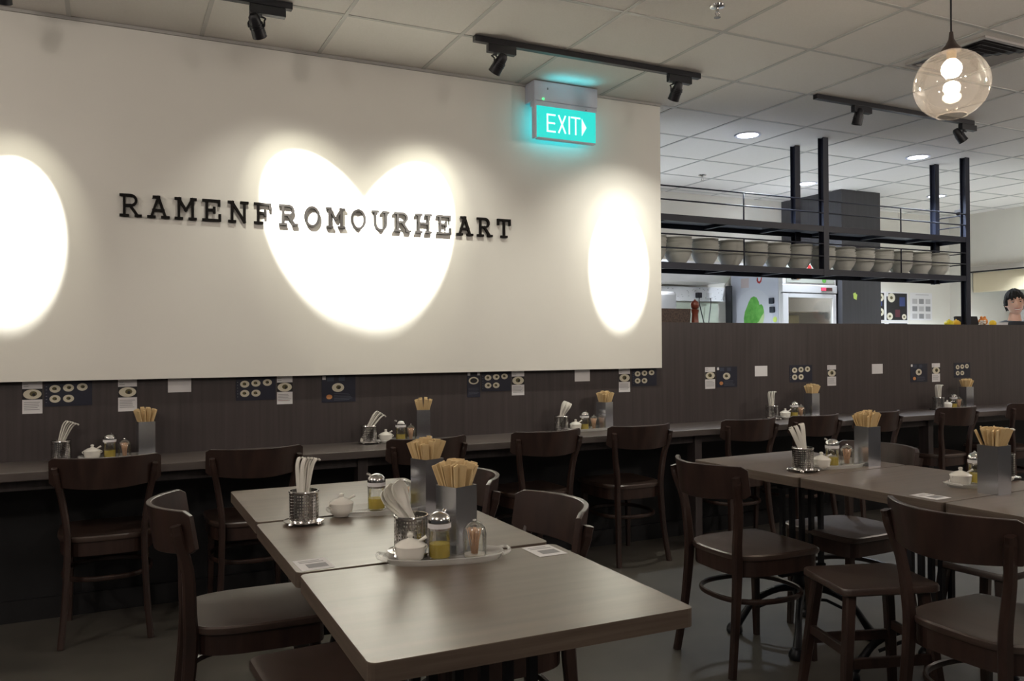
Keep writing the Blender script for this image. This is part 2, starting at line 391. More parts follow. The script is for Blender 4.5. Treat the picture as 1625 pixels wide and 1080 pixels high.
spot(2.94, 2.70, (.0119,.5876,-.8091), 11.75, 560, 'black spotlight above the oval glow near the white wall end', spill=1.1)
spot(4.42, 2.72, (-.05,.25,-1), 14, 30, 'black spotlight on the far track, aimed steeply down', True, wide=.1)
spot(5.48, 2.72, (.55,-.2,-.75), 14, 30, 'black spotlight under the far track end behind the glass pendant', True, wide=.1)

# ---------------- ceiling fittings
dl = mat('downlight_diffuser', (.9,.9,.9), .4, emit=(.93,.92,1.0), es=9)
for k, (x, y) in enumerate(DOWN[:4]):
    t = thing('ceiling_downlight', ['round white downlight nearest the white wall end over the bowl shelf','round white downlight over the kitchen, beside the pendant globe','round white downlight between the two shelf posts','round white downlight behind the rear shelf post'][k], 'downlight', (x,y,ZC), 0, 'round kitchen downlights')
    MB().m(offw).lathe([(.078,-.002),(.098,-.002),(.100,-.007),(.096,-.010),(.080,-.008)], seg=32).obj('rim', t)
    MB().m(dl).lathe([(0,-.0065),(.079,-.0065)], seg=32).obj('diffuser', t)
def sprinkler(x, y, label):
    t = thing('fire_sprinkler', label, 'sprinkler', (x,y,ZC), 0, 'ceiling sprinklers')
    MB().m(steel).lathe([(0,-.001),(.036,-.001),(.034,-.008),(.014,-.014),(0,-.014)], seg=20).obj('escutcheon', t)
    h = MB().m(steel).tube([(0,0,-.012),(0,0,-.03)], .008, 8).tube([(-.008,0,-.028),(-.012,0,-.04),(-.003,0,-.055)], .0025, 6).tube([(.008,0,-.028),(.012,0,-.04),(.003,0,-.055)], .0025, 6)
    h.lathe([(0,-.055),(.016,-.055),(.016,-.058),(0,-.058)], seg=12)
    h.obj('nozzle', t)
sprinkler(2.571, 3.054, 'chrome sprinkler in the ceiling between the exit sign and camera')
sprinkler(5.01, 6.183, 'small chrome sprinkler in the kitchen ceiling near the back wall')
t = thing('ceiling_air_vent', 'square louvred air vent in the ceiling behind the glass pendant', 'air vent', (4.32,3.0,ZC))
f = MB().m(offw); ventm = mat('vent_grey', (.34,.32,.31), .5)
for r in (.24,):
    f.m(ventm).box(-r,-r,-.012,r,-r+.02,-.001).box(-r,r-.02,-.012,r,r,-.001).box(-r,-r+.02,-.012,-r+.02,r-.02,-.001).box(r-.02,-r+.02,-.012,r,r-.02,-.001)
f.obj('frame', t)
MB().m(blackm).box(-.22,-.22,-.003,.22,.22,-.0008).obj('backing', t)
sl = MB().m(ventm)
for k in range(5):
    r = .205-.038*k; zt = -.022
    for (a, b, nx, ny) in (((-r,-r),(r,-r),0,1),((r,-r),(r,r),-1,0),((r,r),(-r,r),0,-1),((-r,r),(-r,-r),1,0)):
        v = [sl.bm.verts.new(p) for p in ((a[0],a[1],-.014),(b[0],b[1],-.014),(b[0]+nx*.02+(0 if nx else (-.02 if b[0]>a[0] else .02)),b[1]+ny*.02+(0 if ny else (-.02 if b[1]>a[1] else .02)),-.004),(a[0]+nx*.02+(0 if nx else (.02 if b[0]>a[0] else -.02)),a[1]+ny*.02+(0 if ny else (.02 if b[1]>a[1] else -.02)),-.004))]
        sl._f(v)
sl.obj('louvres', t, recalc=False)
t = thing('security_camera', 'small dark dome camera in the far ceiling corner', 'camera', (9.20,6.55,ZC))
MB().m(offw).lathe([(0,-.001),(.07,-.001),(.07,-.03),(0,-.03)], seg=20).obj('base', t)
MB().m(blackm).lathe([(.058,-.03),(.055,-.05),(.04,-.072),(.02,-.083),(0,-.086)], seg=20).obj('dome', t)

# ---------------- glass pendant
px_, py_, pz_ = 2.93, 2.12, 2.277
t = thing('glass_pendant_lamp', 'hanging clear glass globe lamp with a lit bulb on a thin cord', 'pendant lamp', (px_,py_,pz_))
MB().m(blackm).tube([(0,0,.20),(0,0,ZC-pz_-.002)], .0035, 8).lathe([(0,ZC-pz_-.025),(.05,ZC-pz_-.025),(.055,ZC-pz_-.002),(0,ZC-pz_-.002)], seg=20).obj('cord', t)
MB().m(mat('brown_cap', (.05,.035,.03), .4)).lathe([(0,.205),(.007,.203),(.010,.175),(.020,.155),(.036,.136),(.038,.128),(0,.128)], seg=24).obj('cap', t)
rg = .136
prof = []
for i in range(31):
    th = R(14)+ (R(180-23)-R(14))*i/30
    prof.append((rg*math.sin(th)*1.0, rg*.97*math.cos(th)))
g = MB().m(globeglass)
inner = [(r*.985, h*.985) for r, h in reversed(prof)]
g.lathe(prof, seg=64); g.lathe([(prof[-1][0]-.002,prof[-1][1]-.001),(prof[-1][0]+.002,prof[-1][1]-.002),(prof[-1][0]+.002,prof[-1][1]+.002),(prof[-1][0]-.002,prof[-1][1]+.001)], seg=56)
g.obj('globe', t)
bulbm = mat('lit_bulb', (1,1,1), .4, emit=(1,.86,.68), es=22)
MB().m(bulbm).lathe([(0,.026),(.010,.027),(.024,.032),(.034,.045),(.037,.060),(.034,.075),(.025,.088),(.016,.096),(0,.099)], seg=24).obj('bulb', t)
MB().m(mat('brass_socket',(.35,.25,.14),.35,.8)).lathe([(0,.096),(.017,.096),(.018,.128),(.014,.132),(0,.132)], seg=18).obj('socket', t)
light('POINT', 'pendant_glow', (px_,py_,pz_+.012), 8, (1,.84,.66), shadow_soft_size=.03)
# ---------------- chairs
def rrect(w, h, r, n=5):
    P = []
    for cx, cy, a0 in ((w/2-r,h/2-r,0),(-w/2+r,h/2-r,90),(-w/2+r,-h/2+r,180),(w/2-r,-h/2+r,270)):
        P += [(cx+r*math.cos(R(a0+90*i/n)), cy+r*math.sin(R(a0+90*i/n))) for i in range(n+1)]
    return P
def make_chair():
    t = thing('dining_chair', 'dark walnut bentwood chair', 'chair')
    half = [(0,.208),(.12,.206),(.178,.198),(.200,.172),(.203,.10),(.203,0),(.198,-.08),(.178,-.15),(.135,-.192),(.07,-.208)]
    out = [(x,y,0) for x, y in half] + [(-x,y,0) for x, y in reversed(half[1:])] 
    out = [(x,y,0) for x,y,_ in [tuple(p) for p in out]] 
    pl = [(p.x,p.y) for p in smooth_path([(0,-.211,0)]+[(x,y,0) for x,y,_ in reversed(out[len(half):])] if False else [(x,y,0) for x,y,_ in out]+[], 3, True)]
    sc = lambda k: [(x*k, y*k) for x, y in pl]
    def ring(k, z): return [(x*k, y*k, z) for x, y in pl]
    s = MB().m(seatw)
    s.loops([ring(.93,.436), ring(.985,.438), ring(1.0,.446), ring(.995,.456), ring(.97,.461), ring(.90,.4605), ring(.72,.455), ring(.4,.452), ring(.05,.4515)])
    s.obj('seat', t)
    a = MB().m(chairw); a.loops([ring(.90,.437), ring(.945,.437), ring(.945,.375), ring(.90,.375)], cap0=False, cap1=False, smooth=False)
    a.obj('seat_apron', t)
    # curved backrest board
    b = MB().m(chairw); N = 26; Wd = .217; rows = []
    for i in range(N+1):
        u = -1+2*i/N; x = u*Wd; y = -.296+.108*abs(u)**2.0; e = abs(u)
        c = .013; ex = max(0, (abs(x)-(Wd-c))/c); cut = c*(1-math.sqrt(max(0, 1-ex*ex)))
        hi = .812-cut; lo = .674+.016*e*e+cut*.9
        nx, ny = -.108*2.0*u/Wd, 1.0; l = math.hypot(nx, ny); nx /= l; ny /= l; th = .008
        tl = lambda z: -(z-.745)*.16
        col = []
        for z, o in ((lo+.002,-th),(lo,-th*.75),(lo,th*.75),(lo+.002,th),((lo+hi)/2,th),(hi-.002,th),(hi,th*.75),(hi,-th*.75),(hi-.002,-th),((lo+hi)/2,-th)):
            col.append((x+nx*o, y+ny*o+tl(z), z))
        rows.append(col)
    b.loops(rows); b.obj('backrest', t)
    for sg in (-1, 1):
        m = MB().m(chairw)
        pts = smooth_path([(sg*.176,-.244,0),(sg*.160,-.214,.20),(sg*.152,-.196,.40),(sg*.154,-.198,.50),(sg*.172,-.204,.63),(sg*.190,-.228,.72),(sg*.196,-.234,.752),(sg*.198,-.238,.771)], 3)
        n = len(pts); w = []; d = []
        for i, p in enumerate(pts):
            k = p.z; w.append(.032+.010*max(0,1-abs(k-.42)/.3) if k < .750 else (.030 if k < .772 else .018)); d.append(.027 if k < .750 else (.024 if k < .772 else .014))
        m.bar(pts, w, d, .5, upv=(1,0,0)); m.obj('leg', t)
        m = MB().m(chairw); m.bar([(sg*.158,.160,.436),(sg*.163,.168,.22),(sg*.168,.176,0)], [.034,.030,.024], [.034,.030,.024], .3); m.obj('leg', t)
    rg_ = []
    for i in range(36):
        a_ = 2*PI*i/36; rg_.append((.196*math.copysign(abs(math.cos(a_))**.8, math.cos(a_))*.93, .215*math.copysign(abs(math.sin(a_))**.85, math.sin(a_))*.90, .270))
    MB().m(chairw).tube(rg_, .0085, 8, 1.35, closed=True).obj('ring_stretcher', t)
    return t
def make_stool():
    t = thing('stool', 'dark walnut stool', 'stool')
    s = MB().m(seatw); P = rrect(.36,.30,.03)
    s.loops([[(x*k,y*k,z) for x,y in P] for k, z in ((.96,.432),(1,.437),(1,.453),(.985,.459),(.9,.460),(.5,.457),(.05,.456))]); s.obj('seat', t)
    for sx in (-1,1):
        for sy in (-1,1):
            MB().m(chairw).bar([(sx*.135,sy*.105,.436),(sx*.160,sy*.128,.21),(sx*.182,sy*.150,0)], [.036,.034,.028], [.036,.034,.028], .3).obj('leg', t)
    for sy in (-1,1): MB().m(chairw).box(-.155,sy*.126-.009,.185,.155,sy*.126+.009,.220,.003).obj('stretcher', t)
    for sx in (-1,1): MB().m(chairw).box(sx*.158-.009,-.120,.225,sx*.158+.009,.120,.258,.003).obj('stretcher', t)
    return t
chair0 = make_chair(); used_chair = [False]
def chair(x, y, rz, label, group=None):
    if not used_chair[0]:
        used_chair[0] = True; c = chair0; c.location = (x,y,0); c.rotation_euler = (0,0,rz); c['label'] = label
        if group: c['group'] = group
        return c
    return dup(chair0, (x,y,0), rz, label, group or 'bentwood dining chairs')
# ten chairs tucked under the wall counter
cx_ = [-.010, .620, 1.475, 2.178, 2.805, 3.638, 4.197, 4.785, 5.604, 6.43]
where = ['below the round glow', 'behind the left tables, below the slogan start', 'hidden behind the chopstick boxes of the left tables', 'below the mid menu group',
         'beside the white wall end', 'first beyond the white wall end', 'second beyond the white wall end', 'behind the chopstick box of the right tables', 'beside the last condiment set', 'last one before the frame edge']
rot_ = [-.02,.0,.03,.03,.0,.0,.0,.0,.02,0]
for i, x in enumerate(cx_):
    chair(x, 4.255, rot_[i], 'bentwood chair tucked under the wall counter, ' + where[i], 'chairs along the wall counter')
G1 = 'chairs at the tables'
chair(.412, 2.745, -PI/2-.03, 'bentwood chair at the outer side of the left tables, beside the rear table', G1)
chair(.985, 2.215, PI/2-.05, 'bentwood chair at the inner side of the left tables, beside the paper card', G1)
chair(.985, 2.835, PI/2-.03, 'bentwood chair at the inner side of the left tables, behind the chopstick boxes', G1)
chair(2.385, 2.655, -PI/2-.02, 'bentwood chair at the near side of the right tables, by the farthest table', G1)
chair(2.370, 1.578, -PI/2-.02, 'large nearest bentwood chair at the right tables, backrest over the corner', G1)
chair(2.985, 2.700, PI/2+.02, 'bentwood chair on the far side of the right tables, behind the chopstick box', G1)
stool0 = make_stool(); stool0.location = (2.415,2.085,0); stool0.rotation_euler = (0,0,R(-18)); stool0['group'] = 'dark stools'
stool0['label'] = 'dark wooden stool between the two near chairs of the right tables'
dup(stool0, (3.00,2.02,0), R(4), 'dark wooden stool under the far side of the right tables')
dup(stool0, (.485,2.115,0), R(93), 'dark wooden stool tucked under the outer side of the left tables')

# ---------------- tables
def make_table():
    t = thing('dining_table', 'table', 'table')
    P = rrect(.605,.672,.018,4); P = [(y_, x_) for x_, y_ in reversed(P)]
    tp = MB().m(tedge)
    tp.loops([[(x,y,.713) for x,y in P],[(x,y,.7485) for x,y in P]], cap1=False, smooth=False)
    tp.m(tablew); tp.loops([[(x,y,.7485) for x,y in P],[(x*.9985,y*.9985,.750) for x,y in P]], cap0=False, smooth=False)
    tp.obj('tabletop', t)
    b = MB().m(iron).box(-.16,-.16,.703,.16,.16,.713)
    b.tube([(0,0,.19),(0,0,.30)], .030, 12)
    b.box(-.135,-.016,.655,.135,.016,.703,.004).box(-.135,-.014,.275,.135,.014,.305,.004)
    for k in range(5):
        xx = -.118+.059*k; b.box(xx-.010,-.009,.30,xx+.010,.009,.66)
    b.lathe([(0,.155),(.030,.16),(.042,.19),(.045,.23),(.035,.27),(0,.275)], seg=16)
    po = b.obj('pedestal', t); po.location = (0,0,0)
    for a in (38, 142, 218, 322):
        f = MB().m(iron); ca, sa = math.cos(R(a)), math.sin(R(a))
        pts = smooth_path([(0,0,.215),(.10*ca,.10*sa,.205),(.20*ca,.20*sa,.150),(.255*ca,.255*sa,.075),(.285*ca,.285*sa,.030)], 4)
        n = len(pts); f.tube(pts, [.022-.008*math.sin(PI*i/(n-1)) for i in range(n)], 10)
        f.tube([(0,0,.165),(.10*ca,.10*sa,.160),(.19*ca,.19*sa,.118)], .007, 8)
        f.lathe([(0,0),(.030,0),(.036,.010),(.034,.026),(.024,.042),(0,.048)], .290*ca, .290*sa, 0, 14)
        fo = f.obj('foot', t); fo.location = (0,0,0)
    return t
t0 = make_table()
def place_table(x, y, rz, label, first=False):
    t = t0 if first else dup(t0, (x,y,0), rz)
    t.location = (x,y,0); t.rotation_euler = (0,0,rz); t['label'] = label; t['group'] = 'brown laminate dining tables'
    if x > 2:                                          # the right row's pedestals stand off centre
        for c in kids(t):
            if not c.name.startswith('tabletop'): c.location = (-.04,-.06,0)
    return t
place_table(.728, 1.648, R(-.8), 'nearest brown dining table, its corner cut by the lower frame edge', True)
place_table(.730, 2.272, 0, 'brown dining table in the middle of the three left ones, under both chopstick boxes')
place_table(.735, 2.900, 0, 'farthest brown table of the left row, behind the condiment tray')
place_table(2.766, 2.773, R(2.6), 'farthest brown table of the right row, left of its condiment set')
place_table(2.800, 2.163, R(2.6), 'middle brown table of the right row, under the glass pendant')
place_table(2.830, 1.553, R(2.6), 'nearest brown table of the right row, behind the large chair back')

# ---------------- condiment sets
def make_spoon_holder():
    h = MB().m(steel)
    seg, rr, H_ = 36, .043, .100; rows_ = 9
    # perforated wall: every second cell of a fine grid is left open
    V = []
    nseg, nrow = 72, 2*rows_+1
    for j in range(nrow+1):
        z = .010 + (H_-.016)*j/nrow
        V.append([h.bm.verts.new((rr*math.cos(2*PI*i/nseg), rr*math.sin(2*PI*i/nseg), z)) for i in range(nseg)])
    for j in range(nrow):
        for i in range(nseg):
            if j % 2 == 1 and i % 2 == 0 and 0 < j < nrow-1: continue
            h._f((V[j][i], V[j][(i+1)%nseg], V[j+1][(i+1)%nseg], V[j+1][i]), True)
    h.lathe([(rr,.094),(rr+.002,.097),(rr+.001,.1005),(rr-.002,.1005),(rr-.002,.094)], seg=36)
    h.lathe([(0,.008),(rr,.008),(rr,.012)], seg=36)
    o = h.obj('spoon_holder')
    b = MB().m(steel).lathe([(rr-.001,.010),(.056,.007),(.060,.009),(.060,.012),(.056,.0125),(rr,.016)], seg=36)
    for k in range(4):
        a = PI/4+PI/2*k; b.lathe([(0,0),(.006,.001),(.0085,.006),(.006,.011),(0,.012)], .057*math.cos(a), .057*math.sin(a), 0, 10)
    b.obj('foot_ring', o)
    return o
def make_spoon():
    s = MB().m(plast)
    # long flat handle with a hooked tip, soup-spoon bowl at the lower end
    pts = smooth_path([(0,0,.0),(0,.002,.06),(0,.0,.125),(0,-.004,.152),(0,-.013,.166),(0,-.024,.163)], 4)
    n = len(pts); s.bar(pts, [.019-.006*i/(n-1) for i in range(n)], .0055, .5, upv=(0,1,0))
    s.lathe([(0,-.022),(.012,-.018),(.018,-.006),(.019,.008),(.014,.012)], 0, 0, 0, 14, 1, .45)
    return s.obj('soup_spoon')
def make_spoon_up():
    s = MB().m(plast); rows = []          # bowl end up: flat handle widening to a scoop
    for (z, w_, c_) in ((0,.010,0),(.06,.011,0),(.095,.016,.001),(.115,.028,.005),(.132,.038,.009),(.148,.041,.010),(.162,.034,.007),(.170,.018,.002)):
        n = 8; f_ = [(-w_/2+w_*k/n, c_*(1-(2*k/n-1)**2)+(.004 if z > .09 else 0), z) for k in range(n+1)]; b_ = [(x, y+.003, zz_) for x, y, zz_ in reversed(f_)]
        rows.append(f_+b_)
    s.loops(rows)
    return s.obj('soup_spoon')
def make_pot():
    p = MB().m(porc).lathe([(0,.0),(.024,.0),(.026,.004),(.033,.010),(.0355,.022),(.0365,.034),(.0375,.040),(.0355,.040),(.034,.030),(.02,.008),(0,.006)], seg=28)
    o = p.obj('sauce_pot')
    MB().m(porc).lathe([(.0385,.040),(.037,.043),(.022,.052),(.009,.056),(.0055,.059),(.008,.064),(.007,.069),(0,.071)], seg=28).obj('lid', o)
    for sg in (-1,1): MB().m(porc).tube(smooth_path([(sg*.035,0,.037),(sg*.041,0,.038),(sg*.041,0,.031),(sg*.035,0,.028)],4), .0022, 6).obj('handle', o)
    MB().m(porc).tube([(.016,-.012,.050),(.036,-.020,.062)], [.003,.0045], 8).obj('spoon_handle', o)
    return o
def make_bottle():
    b = MB().m(glass).lathe([(0,.001),(.026,.001),(.028,.004),(.028,.070),(.026,.074)], seg=24)
    o = b.obj('oil_bottle')
    MB().m(oilm).lathe([(0,.006),(.0255,.006),(.0255,.038),(0,.038)], seg=24).obj('oil', o)
    c = MB().m(steel).lathe([(.0275,.072),(.029,.074),(.029,.096),(.027,.104),(.020,.112),(.010,.116),(0,.117)], seg=24)
    c.tube([(0,.016,.104),(0,.026,.112),(0,.034,.114)], .005, 8)
    c.obj('pourer_cap', o)
    MB().m(papw).lathe([(.0292,.078),(.0292,.090)], seg=24).obj('name_band', o)
    return o
def make_tooth():
    o = MB().m(glass).lathe([(.029,.001),(.030,.004),(.030,.055),(.027,.070),(.018,.082),(.008,.087),(0,.088)], seg=24).obj('toothpick_jar')
    MB().m(steel).lathe([(0,.088),(.006,.089),(.005,.092),(0,.093)], seg=12).m(porc).lathe([(0,.001),(.026,.001),(.026,.006),(0,.006)], seg=20).obj('stopper', o)
    return o
def make_toothpicks():
    m = MB().m(toothm)
    for k in range(46):
        a = random.random()*2*PI; r0 = .009*math.sqrt(random.random()); r1 = .020*math.sqrt(random.random())
        m.tube([(r0*math.cos(a),r0*math.sin(a),.007),(r1*math.cos(a+.5),r1*math.sin(a+.5),.070)], .0009, 4)
    return m.obj('toothpicks')
def make_box():
    s = .0375; m = MB().m(brushed)
    P = [(-s,-s),(s,-s),(s,s),(-s,s)]; Q = [(x*.95,y*.95) for x,y in P]
    m.loops([[(x,y,0) for x,y in P],[(x,y,.170) for x,y in P],[(x,y,.170) for x,y in Q],[(x,y,.003) for x,y in Q]], smooth=False)
    return m.obj('chopstick_box')
def make_stick():
    m = MB().m(stickm).box(-.0095,-.0022,0,.0095,.0022,.226,.0008); return m.obj('wrapped_chopsticks')
def make_tray():
    prof = [(0,.002),(.86,.002),(.90,.005),(.95,.014),(.985,.0165),(1.0,.0145),(.985,.0115),(.93,.0)]
    m = MB().m(trayglass); seg = 44
    def pt(r, h, i):
        a = 2*PI*i/seg; c, s_ = math.cos(a), math.sin(a)
        ex = (abs(c)**.75)*math.copysign(1,c)*.152; ey = (abs(s_)**.85)*math.copysign(1,s_)*.068
        k = r if r < .9 else r
        return (ex*k, ey*k, h)
    m.loops([[pt(r,h,i) for i in range(seg)] for r, h in prof], cap0=False, cap1=False)
    m.lathe([(0,.0),(1,.0)], seg=4) if False else None
    o = m.obj('condiment_tray')
    for sg in (-1,1): MB().m(trayglass).tube(smooth_path([(sg*.142,-.034,.013),(sg*.160,-.026,.017),(sg*.165,0,.018),(sg*.160,.026,.017),(sg*.142,.034,.013)],4), .0045, 8).obj('handle', o)
    return o
PROTO = {}
def item(ik, maker, x, y, z, rz, label, group, cat, **kw):
    if ik not in PROTO: PROTO[ik] = o = maker()
    else:
        src = PROTO[ik]; o = src.copy(); COL.objects.link(o)
        for c in KID[ik]: d = c.copy(); COL.objects.link(d); d.parent = o
    if ik not in KID: KID[ik] = kids(o)
    o.location = (x,y,z); o.rotation_euler = (kw.get('rx',0), kw.get('ry',0), rz)
    tag(o, label, cat, group, kw.get('kind')); return o
KID = {}
def cset(place, x, y, rz, n_stick, comps, tray=True, zt=.750, seed=1, spoonlean=0):
    """comps: dict of item -> (x,y) in world"""
    rnd = random.Random(seed)
    zz = zt
    if tray: item('tray', make_tray, x, y, zt+.0005, rz, 'oval glass condiment tray on '+place, 'oval glass condiment trays', 'tray')
    for k, v in comps.items():
        px, py = v[0], v[1]; on = len(v) > 2 and v[2]; z = zt + (.0032 if on else .0)
        if k == 'sp':
            item('sp', make_spoon_holder, px, py, z, rz, 'perforated steel spoon holder on '+place, 'steel spoon holders', 'spoon holder')
            for q in range(5):
                sx, sy = (-.022+.011*q), rnd.uniform(-.008,.008)
                lean = spoonlean; sx *= (-.6 if abs(lean) > .3 else 1)
                rzq = spooncfg.get(seed,(0,))[0]+rnd.uniform(-.12,.12)
                o = item(*(('spoonup', make_spoon_up) if seed in (1,12) else ('spoon', make_spoon)), px+sx, py+sy, z+.030, 0, 'white plastic soup spoon on '+place, 'soup spoons on '+place, 'spoon')
                lq = lean + (q-2)*.06 if seed != 3 else (-.52,-.44,-.34,-.10,-.03)[q]
                o.rotation_euler = (Matrix.Rotation(lq,3,'Y') @ Matrix.Rotation(rnd.uniform(-.05,.05),3,'X') @ Matrix.Rotation(rzq,3,'Z')).to_euler()
                o.location.x = px - math.sin(lq)*.06 + (q-2)*.005
        elif k == 'pot': item('pot', make_pot, px, py, z, rz+rnd.uniform(-.4,.4), 'white porcelain sauce pot on '+place, 'porcelain sauce pots', 'sauce pot')
        elif k == 'oil': item('oil', make_bottle, px, py, z, rz+rnd.uniform(-1,1), 'glass oil bottle on '+place, 'oil bottles', 'bottle')
        elif k == 'tp':
            item('tp', make_tooth, px, py, z, 0, 'clear domed toothpick jar on '+place, 'toothpick jars', 'jar')
            item('tpk', make_toothpicks, px, py, z, 0, 'wooden toothpicks in the jar on '+place, 'toothpicks', 'toothpicks', kind='stuff')
        elif k == 'ch':
            brz = v[3] if len(v) > 3 else rz
            item('ch', make_box, px, py, z, brz, 'tall square steel chopstick box on '+place, 'steel chopstick boxes', 'chopstick box')
            c, s_ = math.cos(brz), math.sin(brz); k_ = 0
            for r_ in range(6):
                for q in range(4):
                    if k_ >= n_stick: break
                    k_ += 1
                    u = (-.0255+.017*q)+rnd.uniform(-.002,.002); w_ = (-.026+.0104*r_)+rnd.uniform(-.002,.002)
                    bx, by = -u*rnd.uniform(.55,.95), -w_*rnd.uniform(.4,.8)
                    ax = (u-bx)/.160; ay = (w_-by)/.160
                    o = item('stick', make_stick, px+bx*c-by*s_, py+bx*s_+by*c, z+.006+rnd.uniform(0,.010), 0, 'paper-wrapped chopsticks in the box on '+place, 'chopsticks on '+place, 'chopsticks')
                    d = Vector((ax*c-ay*s_, ax*s_+ay*c, 1)).normalized()
                    o.rotation_euler = (Matrix.Rotation(0,3,'X') @ Vector((0,0,1)).rotation_difference(d).to_matrix() @ Matrix.Rotation(rnd.uniform(-1.2,.75),3,'Z')).to_euler()
spooncfg = {}
A1 = 'the nearest tray of the left tables'
A2 = 'the rear tray of the left tables'
B1 = 'the tray under the glass pendant'
B2 = 'the tray behind the large near chair'
spooncfg[1] = (.5,); spooncfg[2] = (PI*.6,); spooncfg[3] = (PI*.85,)
cset(A1, .748, 1.930, R(-14), 24, dict(sp=(.692,2.018), pot=(.661,1.935,1), oil=(.736,1.930,1), tp=(.823,1.912,1), ch=(.810,2.000,0,R(22))), seed=1, spoonlean=-.50)
cset(A2, .778, 2.575, R(-8), 24, dict(sp=(.524,2.512), pot=(.650,2.560,1), oil=(.775,2.600,1), tp=(.865,2.585,1), ch=(.920,2.520,0,R(20))), seed=2, spoonlean=.03)
cset(B1, 2.800, 2.590, R(-4), 24, dict(sp=(2.592,2.566), pot=(2.700,2.570,1), oil=(2.795,2.600,1), tp=(2.872,2.590,1), ch=(2.965,2.562,0,R(0))), seed=3, spoonlean=-.25)
cset(B2, 2.915, 2.015, R(0), 24, dict(pot=(2.812,2.015,1), oil=(2.915,2.025,1), tp=(3.0,2.01,1), sp=(3.12,2.06), ch=(2.795,1.875,0,R(2))), seed=4)
KS = [('the wall counter below the round glow', -.205, -.075, .000, .065, .158, 20),
      ('the wall counter below the slogan start', 1.275, 1.372, 1.462, 1.520, 1.595, 20),
      ('the wall counter under the white wall end', 2.480, 2.585, 2.655, 2.720, 2.800, 20),
      ('the wall counter beyond the white wall end', 4.170, 4.300, 4.395, 4.455, 4.560, 18),
      ('the wall counter next to its last visible chair', 5.905, 6.015, 6.105, 6.165, 6.255, 18)]
for i, (pl_, a, b_, c_, d_, e_, n_) in enumerate(KS):
    spooncfg[10+i] = (PI/2,)
    cset(pl_, (b_+e_)/2-.01, 4.42, 0, n_, dict(sp=(a,4.415), pot=(b_,4.42,1), oil=(c_,4.43,1), tp=(d_,4.425,1), ch=(e_,4.425,1,R((8,-18,20,2,-8)[i]))), seed=10+i, spoonlean=(.30,.55,.5,-.12,-.1)[i])

# paper cards lying on the tables
def card(x, y, rz, label):
    m = MB().m(papw).box(-.04,-.052,0,.04,.052,.0006)
    m.m(papg)
    for (a, b, c_, d_) in ((-.020,-.034,.030,.004),(-.030,.018,.030,.024),(-.030,.032,.022,.037)):
        v = [m.bm.verts.new(p) for p in ((a,b,.0009),(c_,b,.0009),(c_,d_,.0009),(a,d_,.0009))]; m._f(v)
    o = m.obj('paper_card', loc=(x,y,.7503), rot=(0,0,rz)); tag(o, label, 'card', 'paper table cards')
card(.446, 2.030, R(2), 'printed paper card at the outer edge of the left tables, by the gap')
card(1.008, 1.888, R(0), 'printed paper card at the inner edge of the nearest table')
card(2.545, 1.938, R(3), 'printed paper card on the right tables behind the large chair back')
